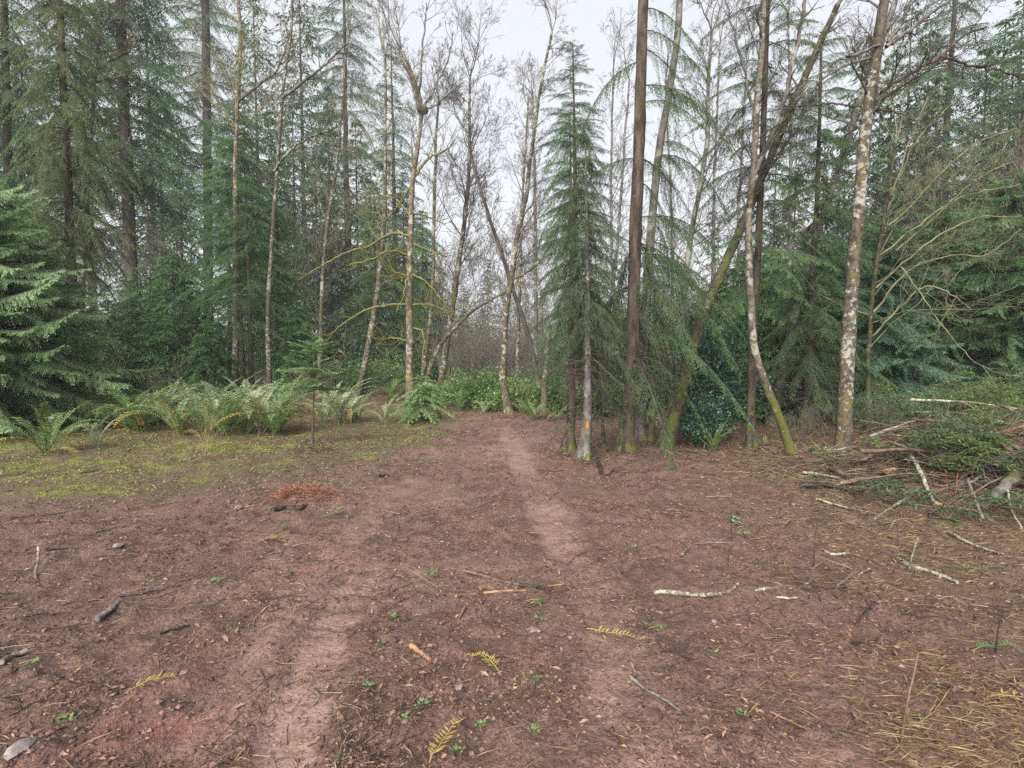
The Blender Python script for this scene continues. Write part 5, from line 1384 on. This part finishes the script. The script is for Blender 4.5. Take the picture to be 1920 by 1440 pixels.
# individual branches heaped in the pile
rh = random.Random(33)
kinds = [('stick_lichen', "lichen spotted branch jumbled in the slash pile", "lichen spotted branches of the slash pile"), ('stick_brown', "brown wet branch jumbled in the slash pile", "brown branches of the slash pile"),
         ('stick_grey', "bare grey branch jumbled in the slash pile", "grey branches of the slash pile")]
for i in range(120):
    cx, cy_ = rh.gauss(6.5, .9), rh.gauss(7.2, .7)
    if cx < 3.9: continue
    hh = 0.75 * math.exp(-((cx - 6.8) / 1.5) ** 2 - ((cy_ - 7.5) / .95) ** 2) * rh.uniform(.05, 1.05)
    L = rh.uniform(.6, 1.9); a = rh.gauss(0.25, .95); el = rh.gauss(0, .24)
    dx, dy, dz = math.cos(a) * math.cos(el), math.sin(a) * math.cos(el), math.sin(el)
    r0 = math.exp(rh.gauss(-4.1, .42))
    P = np.array([(-dx * L / 2, -dy * L / 2, -dz * L / 2), (rh.gauss(0, .05), rh.gauss(0, .05), rh.uniform(0, .10) * L), (dx * L / 2, dy * L / 2, dz * L / 2)])
    zb = max(hz(cx, cy_) + hh, max(hz(cx + p[0], cy_ + p[1]) - p[2] for p in P) + r0)
    pp = spline(P, 12); pp[1:-1] += np.random.default_rng(i).normal(0, r0 * .3, (10, 3))
    b = MB(); tube(b, pp, np.linspace(r0, r0 * .45, 12), 6, wob=.2, seed=i, cap=True)
    for q in range(rh.randint(0, 3)):
        k = rh.randint(3, 10); d = nrm(nrm(pp[k + 1] - pp[k]) + np.array([rh.gauss(0, .7), rh.gauss(0, .7), rh.gauss(.1, .4)])); l2 = L * rh.uniform(.15, .35)
        tube(b, spline([pp[k], pp[k] + d * l2 * .5, pp[k] + nrm(d + np.array([0, 0, rh.gauss(0, .3)])) * l2], 5), np.linspace(r0 * .5, r0 * .15, 5), 5)
    kd = kinds[rh.choice((0, 0, 1, 1, 2))]
    o = link("branch", b.mesh("branch", [M[kd[0]]]), None, (cx, cy_, zb)); tag(o, kd[1], "branch", kd[2])

for i, (px, py, lf, az_, L_, leaf_) in enumerate([(1800, 880, .5, .4, .8, 'hemlock'), (1860, 895, .45, 2.6, .8, 'drab'), (1760, 905, .35, -.4, .7, 'hemlock'), (1840, 920, .3, .2, .7, 'drab'), (1700, 895, .25, .5, .7, 'hemlock')]):
    bough(px, py, lf, az_, L_, leaf_, "olive fir sprig caught among the branches of the slash pile", 40 + i, group="olive sprigs in the slash pile")

# tangle of small twigs through the pile
rt = np.random.default_rng(90)
n = 4200
cx_ = rt.normal(6.1, 1.3, n); cy_ = rt.normal(7.2, 1.0, n); keep = (cx_ > 3.0) & (cx_ < 12)
cx_, cy_ = cx_[keep], cy_[keep]
cz_ = height(cx_, cy_) + rt.uniform(0, .75, len(cx_)) * np.exp(-((cx_ - 6.9) / 1.7) ** 2 - ((cy_ - 7.4) / 1.1) ** 2) + .01
d = nrm(rt.normal(0, 1, (len(cx_), 3)) * np.array([1, .7, .22]))
L = rt.uniform(.08, .6, len(cx_))
P = np.stack((cx_, cy_, cz_), -1)
b = MB(); mid = P + rt.normal(0, .03, P.shape) * L[:, None] * 2
tn = rt.uniform(0, 1, len(P))
prisms(b, P - d * L[:, None] / 2, mid, .004, .0035, tn); prisms(b, mid, P + d * L[:, None] / 2, .0035, .002, tn)
M['brash'] = tint_mat("brash_twigs", [(0, (0.025, 0.018, 0.014)), (.4, (0.085, 0.055, 0.036)), (.7, (0.16, 0.12, 0.075)), (.9, (0.26, 0.24, 0.17)), (1, (0.22, 0.07, 0.045))])
o = link("brash", b.mesh("brash", [M['brash']])); tag(o, "tangle of small dry twigs lying through the slash pile", "brash", kind="stuff")

# ------------------------------------------------------------------ debris on the open ground
for (px, py, s, mt, lab) in [(1000, 1183, .034, 'stone', "flat grey stone in the foreground soil"), (1158, 1136, .042, 'stone_dark', "dark red brown stone right of the sticks"), (345, 1262, .022, 'stone', "small grey pebble in the left foreground"),
                             (448, 952, .05, 'stone', "flat pinkish stone near the debris heap"), (222, 1024, .045, 'stone', "flat pinkish stone on the left bare soil"), (1225, 1345, .05, 'stone_dark', "reddish clod like stone in the lower right track"),
                             (1340, 1165, .02, 'stone', "small pale pebble under the curved lichen stick"), (860, 1290, .024, 'stone', "small grey pebble near the split orange wood"), (38, 1405, .05, 'stone', "flat brownish stone at the lower left corner")]:
    p = G(px, py); r = np.random.default_rng(int(px))
    bmv = []
    nlat, nlon = 5, 9
    for i in range(nlat + 1):
        for j in range(nlon):
            th = math.pi * i / nlat; ph = 2 * math.pi * j / nlon
            k_ = 1 + r.uniform(-.2, .2)
            bmv.append((s * k_ * math.sin(th) * math.cos(ph) * 1.2, s * k_ * math.sin(th) * math.sin(ph) * .9, s * .5 * math.cos(th)))
    F = [(i * nlon + j, i * nlon + (j + 1) % nlon, (i + 1) * nlon + (j + 1) % nlon, (i + 1) * nlon + j) for i in range(nlat) for j in range(nlon)]
    b = MB(); b.add(np.array(bmv), [f[::-1] for f in F], .5, 0, False)
    o = link("stone", b.mesh("stone", [M[mt]]), None, p + np.array([0, 0, s * .12])); o.rotation_euler = (0, 0, r.uniform(0, 6)); tag(o, lab, "stone")


def fallen_frond(px, py, L, az, mat, label, seed):
    r = np.random.default_rng(seed); b = MB()
    s = np.linspace(0, 1, 10); p = G(px, py)
    c = r.uniform(-.5, .5)
    X = np.stack((L * s * np.cos(az + c * s), L * s * np.sin(az + c * s)), -1)
    Zg = height(p[0] + X[:, 0], p[1] + X[:, 1]) - p[2]
    P = np.column_stack((X, Zg + .012 + .02 * np.sin(s * 3)))
    tube(b, P, np.linspace(.003, .001, 10), 4, .8)
    nP = 15
    sp = np.repeat(np.linspace(.15, .98, nP), 2); sd = np.tile([1., -1.], nP)
    q = np.stack([np.interp(sp, s, P[:, k]) for k in range(3)], -1); a = az + c * sp
    d = nrm(np.stack((np.cos(a) * .4 - sd * np.sin(a), np.sin(a) * .4 + sd * np.cos(a), r.uniform(.0, .5, len(sp))), -1))
    kp = r.uniform(0, 1, len(sp)) > .2
    sv = np.stack((np.cos(a), np.sin(a), 0 * a), -1)
    blades(b, q[kp], d[kp], sv[kp], (.05 * np.minimum(1, (1.1 - sp) * 2) * r.uniform(.6, 1.1, len(sp)))[kp], .011, np.clip(r.normal(.6, .2, kp.sum()), 0, 1), 0)
    o = link("fallen_frond", b.mesh("fallen_frond", [M[mat]]), None, p); tag(o, label, "fern frond")


fallen_frond(1100, 1182, .34, -.35, 'fern_dead', "yellow dead fern frond lying right of the stone", 1)
fallen_frond(805, 1438, .30, 1.4, 'fern_dead', "yellow dead frond at the bottom edge", 2)
fallen_frond(485, 1017, .26, .35, 'fern_dead', "yellow dead frond left of the wheel rut's start", 3)
fallen_frond(935, 1262, .22, 2.1, 'fern_dead', "curled yellow frond near the little green weed", 4)
fallen_frond(522, 1000, .18, 1.0, 'salal', "green fern tip beside the yellow frond by the debris heap", 5)
fallen_frond(1775, 1065, .45, -.2, 'salal', "fresh green frond in the straw by the lichen branch", 6)
fallen_frond(1850, 1310, .40, -.3, 'fern_dead', "olive yellow frond at the right edge of the foreground", 7)
fallen_frond(1820, 1225, .30, .1, 'salal', "bright green frond near the right edge stem", 8)
fallen_frond(1000, 1140, .16, .8, 'salal', "green mossy sprig under the short black chunk", 9)
fallen_frond(600, 972, .30, .5, 'fern', "green sprig below the reddish debris heap", 10)
fallen_frond(240, 1300, .22, .6, 'fern_dead', "thin yellow frond in the lower left soil", 11)
fallen_frond(1740, 985, .35, .1, 'salal', "green frond lying in front of the pile", 12)

# ---- ground cover made of countless bits
chips = tint_mat("chips", [(0, (0.038, 0.022, 0.016)), (.3, (0.095, 0.052, 0.036)), (.55, (0.19, 0.108, 0.075)), (.8, (0.23, 0.145, 0.10)), (.93, (0.34, 0.19, 0.085)), (1, (0.46, 0.38, 0.26))], rough=.6)


def scatter(n, ylo, yhi, xr, power=1.6):
    u = rng.uniform(0, 1, n)
    y = ylo + (yhi - ylo) * u ** power
    x = rng.uniform(-1, 1, n) * (xr * y * 1.02 + .4)
    return x, y


x, y = scatter(150000, 1.9, 15, 1.0, 1.45)
m_ = masks(x, y)
clump = fbm(x * 2.3, y * 2.3, 81, 3)
keep = rng.uniform(0, 1, len(x)) < np.clip((1 - .7 * m_['track']) * sstep(.34, .60, clump + .25 * m_['litter']), 0.08, 1) * (1 - .5 * m_['moss'])
x, y = x[keep], y[keep]; n = len(x); z = height(x, y)
L = np.exp(rng.normal(-4.1, .5, n)) * (0.75 + y * .07); L = np.minimum(L, .045 + .003 * y); W = np.minimum(L * rng.uniform(.12, .6, n), .016 + .001 * y)
a = rng.uniform(0, 6.28, n); el = rng.normal(.12, .28, n)
d = np.stack((np.cos(a) * np.cos(el), np.sin(a) * np.cos(el), np.sin(el)), -1)
s = nrm(np.cross(d, nrm(np.array([0, 0, 1.]) + rng.normal(0, .4, (n, 3)))))
b = MB(); P = np.stack((x, y, z + .004), -1) - d * (L * .3)[:, None]; P[:, 2] = np.maximum(P[:, 2], z + .002)
blades(b, P, d, s, L, W, np.clip(rng.beta(1.2, 2.3, n), 0, 1), 0, bow=np.array([0, 0, 1.]) * (L * .1)[:, None])
o = link("wood_chips", b.mesh("wood_chips", [chips])); tag(o, "scattered bark chips and leaf bits over the bare soil", "litter", kind="stuff")

# soil crumbs: little six-sided lumps
x, y = scatter(24000, 1.9, 9, 1.0, 1.45)
m_ = masks(x, y); cl = fbm(x * 1.7, y * 1.7, 91, 3)
keep = rng.uniform(0, 1, len(x)) < np.clip((1 - .9 * m_['track']) * sstep(.35, .65, cl), .03, 1) * (1 - m_['moss'])
x, y = x[keep], y[keep]; n = len(x); z = height(x, y)
sz = np.minimum(.017, np.exp(rng.normal(-4.8, .55, n))); A = rng.uniform(0, 6.28, n)
base = np.array([[1, 0, 0.1], [.1, .9, -.1], [-.9, .1, .1], [0, -1, -.1], [0.1, .1, .7], [.1, 0, -.6]])
V = base[None] * rng.uniform(.6, 1.35, (n, 6, 3))
ca, sa = np.cos(A)[:, None], np.sin(A)[:, None]
V = np.stack((V[..., 0] * ca - V[..., 1] * sa, V[..., 0] * sa + V[..., 1] * ca, V[..., 2]), -1) * sz[:, None, None] + np.stack((x, y, z + sz * .25), -1)[:, None]
F = (np.arange(n)[:, None, None] * 6 + np.array([[0, 1, 4], [1, 2, 4], [2, 3, 4], [3, 0, 4], [1, 0, 5], [2, 1, 5], [3, 2, 5], [0, 3, 5]])[None]).reshape(-1, 3)
crumbm = tint_mat("crumbs", [(0, (0.045, 0.026, 0.019)), (.6, (0.105, 0.060, 0.045)), (1, (0.18, 0.11, 0.088))], rough=.75)
b = MB(); b.add(V.reshape(-1, 3), F, np.repeat(rng.uniform(0, 1, n), 6), 0, False)
o = link("soil_crumbs", b.mesh("soil_crumbs", [crumbm])); tag(o, "small crumbs and clods of reddish soil", "soil", kind="stuff")

# small dark twigs, gathered in drifts
r = np.random.default_rng(140); n = 9000
y = 2 + 11 * r.uniform(0, 1, n) ** 1.35; x = r.uniform(-1, 1, n) * (1.02 * y + .3)
m_ = masks(x, y); dr_ = fbm(x * 1.1, y * 1.1, 141, 3)
keep = r.uniform(0, 1, n) < np.clip(sstep(.46, .66, dr_ + .16 * m_['litter']) * 1.0, .05, 1) * (1 - .85 * m_['track'])
x, y = x[keep], y[keep]; n = len(x); z = height(x, y)
L = np.exp(r.normal(-2.4, .55, n)); a = r.uniform(0, 6.28, n)
d = np.stack((np.cos(a), np.sin(a), r.normal(0, .1, n)), -1); P = np.stack((x, y, z + .004), -1)
e = P + d * L[:, None]; e[:, 2] = np.maximum(e[:, 2], height(e[:, 0], e[:, 1]) + .002)
md = (P + e) / 2 + r.normal(0, .06, P.shape) * L[:, None] * np.array([1, 1, .3])
md[:, 2] = np.maximum(md[:, 2], height(md[:, 0], md[:, 1]) + .002)
w = .0012 + .00045 * y; tn = r.uniform(0, 1, n)
b = MB(); prisms(b, P, md, w * 1.2, w, tn); prisms(b, md, e, w, w * .6, tn)
M['twiglet'] = tint_mat("fine_twigs", [(0, (0.022, 0.015, 0.012)), (.5, (0.065, 0.040, 0.028)), (.85, (0.14, 0.095, 0.062)), (1, (0.26, 0.22, 0.15))])
o = link("twig_litter", b.mesh("twig_litter", [M['twiglet']])); tag(o, "fine dark twigs drifted over the churned soil", "twigs", kind="stuff")

# needles and bark heaped round near tree feet, coloured darker as contact shade
r = np.random.default_rng(150); Q = []
for px, py in [(1065, 850), (1093, 866), (1171, 848), (1196, 828), (1246, 832), (1408, 838), (1486, 858), (1580, 866), (1133, 842), (953, 782), (1214, 832), (1018, 782), (585, 842), (789, 792)]:
    c = G(px, py); q = r.normal(0, .20, (330, 2)); Q.append(c[:2] + q)
Q = np.concatenate(Q); x, y = Q[:, 0], Q[:, 1]; n = len(x); z = height(x, y)
a = r.uniform(0, 6.28, n); el = r.uniform(-.1, .6, n); d = np.stack((np.cos(a) * np.cos(el), np.sin(a) * np.cos(el), np.sin(el)), -1); s = nrm(np.cross(d, r.normal(0, 1, (n, 3))))
footm = tint_mat("contact_shade_litter", [(0, (0.024, 0.015, 0.010)), (.5, (0.075, 0.042, 0.024)), (.85, (0.15, 0.09, 0.05)), (1, (0.075, 0.085, 0.02))])
b = MB(); blades(b, np.stack((x, y, z), -1), d, s, r.uniform(.03, .13, n), r.uniform(.006, .022, n), r.beta(1.6, 2, n), 0)
o = link("foot_litter", b.mesh("foot_litter", [footm])); tag(o, "needles and bark bits heaped round the feet of the near trees", "leaf litter", kind="stuff")

# straw and dead grass, thick along the right
strawm = tint_mat("straw", [(0, (0.07, 0.04, 0.02)), (.35, (0.17, 0.10, 0.045)), (.6, (0.225, 0.155, 0.072)), (.85, (0.31, 0.25, 0.12)), (1, (0.20, 0.24, 0.06))], rough=.6, trans=.15)
x, y = scatter(105000, 2.0, 11, 1.0, 1.3)
m_ = masks(x, y)
band = sstep(.15, 1.1, x - .28 * y - .35 + 1.6 * (fbm(x * .9, y * .9, 71, 3) - .5))
leftp = .10 * sstep(.55, .75, fbm(x * 1.1, y * 1.1, 72, 3))
keep = rng.uniform(0, 1, len(x)) < np.clip(band * sstep(.3, .6, fbm(x * 1.9, y * 1.9, 73, 3)) * .75 + leftp + .02, 0, 1) * (1 - .85 * m_['tl']) * (1 - .8 * m_['tr'])
x, y = x[keep], y[keep]; n = len(x); z = height(x, y)
L = np.exp(rng.normal(-2.75, .5, n)); a = rng.normal(-.65, .6, n) + np.where(rng.uniform(0, 1, n) < .25, rng.uniform(-1.5, 1.5, n), 0)
el = np.abs(rng.normal(.06, .17, n))
d = np.stack((np.cos(a) * np.cos(el), np.sin(a) * np.cos(el), np.sin(el)), -1)
s = nrm(np.cross(d, nrm(np.array([0, 0, 1.]) + rng.normal(0, .3, (n, 3)))))
b = MB(); P = np.stack((x, y, z + rng.uniform(.003, .022, n)), -1)
blades(b, P, d, s, L, .0022 + .0006 * y, np.clip(rng.beta(1.6, 1.9, n), 0, 1), 0, bow=np.array([0, 0, 1.]) * (L * .03)[:, None])
o = link("straw", b.mesh("straw", [strawm])); tag(o, "dead yellow grass and straw strewn along the right side", "straw", kind="stuff")

# moss and small herbs on the left bank
mossm = tint_mat("moss", [(0, (0.085, 0.085, 0.018)), (.5, (0.19, 0.20, 0.032)), (1, (0.36, 0.37, 0.06))], rough=.8, trans=.2)
x = rng.uniform(-16, 1, 70000); y = rng.uniform(5, 15, 70000)
m_ = masks(x, y); f = fbm(x * 1.3, y * 1.3, 95, 3)
keep = rng.uniform(0, 1, len(x)) < m_['moss'] * sstep(.38, .62, f)
x, y = x[keep], y[keep]; n = len(x); z = height(x, y); a = rng.uniform(0, 6.28, n)
d = nrm(np.stack((np.cos(a) * .7, np.sin(a) * .7, rng.uniform(.2, 1, n)), -1)); s = nrm(np.cross(d, rng.normal(0, 1, (n, 3))))
b = MB(); blades(b, np.stack((x, y, z - .004), -1), d, s, rng.uniform(.018, .045, n), .012, np.clip(rng.normal(.5, .25, n), 0, 1), 0)
o = link("moss", b.mesh("moss", [mossm])); tag(o, "yellow green moss carpeting the left bank", "moss", kind="stuff")

herbm = tint_mat("herbs", [(0, (0.055, 0.10, 0.035)), (.5, (0.115, 0.185, 0.065)), (1, (0.22, 0.30, 0.13))], rough=.5, trans=.25)
x = rng.uniform(-14, 3.5, 90000); y = rng.uniform(2, 14, 90000)
m_ = masks(x, y); e2 = fbm(x * .7, y * .7, 97, 3); f2 = fbm(x * 3, y * 3, 98, 2)
zone = sstep(.2, 1.6, (y - 4.7) - (x + 3.2) * .55 * (x > -3.2) + (e2 - .5) * 5) * sstep(.38, .52, f2) * (1 - sstep(9.5, 12, y)) * (1 - sstep(-2.2, -.4, x))
spots_ = sstep(.70, .78, fbm(x * 1.6, y * 1.6, 99, 2)) * .8 * sstep(.45, .6, f2) * (x < 1.2)
keep = rng.uniform(0, 1, len(x)) < np.clip(zone * .95 + spots_ * .5, 0, 1) * (1 - m_['track'])
x, y = x[keep], y[keep]; n = len(x); z = height(x, y); a = rng.uniform(0, 6.28, n)
d = nrm(np.stack((np.cos(a), np.sin(a), rng.normal(.15, .25, n)), -1)); s = nrm(np.cross(d, nrm(np.array([0, 0, 1.]) + rng.normal(0, .35, (n, 3)))))
b = MB(); blades(b, np.stack((x, y, z + rng.uniform(.006, .03, n)), -1), d, s, rng.uniform(.014, .030, n) * (.7 + y * .06), rng.uniform(.010, .018, n) * (.7 + y * .06), np.clip(rng.normal(.5, .25, n), 0, 1), 0)
o = link("clover", b.mesh("clover", [herbm])); tag(o, "low clover like herbs spreading from the left bank", "clover", kind="stuff")

# forest-floor litter: brown bracken and twigs under the trees
x = rng.uniform(-16, 16, 26000); y = rng.uniform(8.2, 24, 26000)
m_ = masks(x, y); e = fbm(x * .6, y * .6, 111, 3)
keep = rng.uniform(0, 1, len(x)) < np.where(x > 2.6, sstep(9.0, 9.8, y + e * 1.5), sstep(13.5, 16, y + e * 2) * (np.abs(x + .5) > .5)) * .85
x, y = x[keep], y[keep]; n = len(x); z = height(x, y)
L = rng.uniform(.06, .32, n) * np.where(x > 2.6, 1, .8); a = rng.uniform(0, 6.28, n); el = rng.uniform(-.1, .8, n) ** 1.0
d = np.stack((np.cos(a) * np.cos(el), np.sin(a) * np.cos(el), np.sin(el)), -1); s = nrm(np.cross(d, rng.normal(0, 1, (n, 3))))
duffm = tint_mat("brown_duff", [(0, (0.045, 0.026, 0.016)), (.5, (0.12, 0.062, 0.034)), (.85, (0.21, 0.125, 0.065)), (1, (0.11, 0.15, 0.04))], rough=.8)
b = MB(); blades(b, np.stack((x, y, z), -1), d, s, L, rng.uniform(.006, .03, n), rng.beta(2, 2, n), 0)
o = link("duff", b.mesh("duff", [duffm])); tag(o, "reddish brown dead bracken and needles under the trees", "leaf litter", kind="stuff")

# reddish needle heap left of the ruts
r = np.random.default_rng(120); n = 1500
c = G(570, 945); q = r.normal(0, 1, (n, 2)) * np.array([.22, .08]); x = c[0] + q[:, 0]; y = c[1] + q[:, 1]; z = height(x, y)
a = r.uniform(0, 6.28, n); el = r.normal(.15, .3, n); d = np.stack((np.cos(a) * np.cos(el), np.sin(a) * np.cos(el), np.sin(el)), -1); s = nrm(np.cross(d, r.normal(0, 1, (n, 3))))
b = MB(); blades(b, np.stack((x, y, z + .02 + .05 * np.exp(-(q[:, 0] / .25) ** 2) * r.uniform(0, 1, n)), -1), d, s, r.uniform(.03, .12, n), .006, r.beta(2, 2, n), 0)
M['rusty'] = tint_mat("rusty_needles", [(0, (0.05, 0.022, 0.014)), (.5, (0.19, 0.075, 0.045)), (1, (0.32, 0.16, 0.10))])
o = link("debris_heap", b.mesh("debris_heap", [M['rusty']])); tag(o, "low heap of rusty dead needles on the bare soil", "debris heap", kind="stuff")


# ---- small weeds that stand apart
def weed_mesh(seed):
    r = np.random.default_rng(seed); b = MB(); n = 16
    a = r.uniform(0, 6.28, n); rr = r.uniform(0, .035, n); d = nrm(np.stack((np.cos(a), np.sin(a), r.uniform(.1, .7, n)), -1)); s = nrm(np.cross(d, np.array([0, 0, 1.]) + r.normal(0, .3, (n, 3))))
    blades(b, np.stack((np.cos(a) * rr, np.sin(a) * rr, r.uniform(.005, .03, n)), -1), d, s, r.uniform(.016, .034, n), r.uniform(.011, .019, n), np.clip(r.normal(.55, .2, n), 0, 1), 0)
    return b.mesh("weed", [herbm])


wm = [weed_mesh(i) for i in range(4)]
for i, (px, py, sc) in enumerate([(998, 1277, 1.2), (790, 1325, 1), (902, 1365, 1), (760, 1350, .8), (712, 1212, .9), (722, 1205, .8), (738, 1160, 1), (690, 1290, .9), (805, 1085, 1.2), (815, 1078, 1), (1395, 1345, 1), (1340, 1228, .9), (1000, 1375, .9),
                                  (1215, 1178, 1.1), (1240, 1180, .9), (1190, 1030, 1.2), (400, 1095, 1.3), (410, 1100, 1.0), (130, 1355, 1.3), (60, 1250, 1.1), (855, 1415, .9), (640, 1425, .8), (655, 1290, .8), (1010, 1165, 1.2), (1170, 905, 2.0), (1090, 905, 1.8),
                                  (1385, 985, 2.2), (1392, 1005, 1.8), (1375, 975, 1.6), (280, 1095, 1)]):
    o = link("weed", wm[i % 4], None, G(px, py)); o.rotation_euler = (0, 0, i * 1.7); o.scale = (sc * .8, sc * .8, sc * .8)
    tag(o, "tiny green weed sprouting alone from the bare soil", "weed", "tiny weeds on the bare soil")

# ------------------------------------------------------------------ haze
hb = MB()
x0, x1, y0, y1, z0, z1 = -215, 215, -75, 275, -1.6, 62
v = [(x, y, z) for z in (z0, z1) for y in (y0, y1) for x in (x0, x1)]
hb.add(np.array(v, float), [(0, 2, 3, 1), (4, 5, 7, 6), (0, 1, 5, 4), (2, 6, 7, 3), (0, 4, 6, 2), (1, 3, 7, 5)])
hm, n_, l_, o_ = new_mat("haze")
pv = n_.new("ShaderNodeVolumePrincipled")
pv.inputs["Color"].default_value = (0.93, 0.96, 1.0, 1)
pv.inputs["Density"].default_value = 0.0008
l_.new(pv.outputs[0], o_.inputs["Volume"])
hz_o = link("haze", hb.mesh("haze", [hm])); hz_o["kind"] = "stuff"; hz_o["label"] = "thin white mist hanging between the trees"
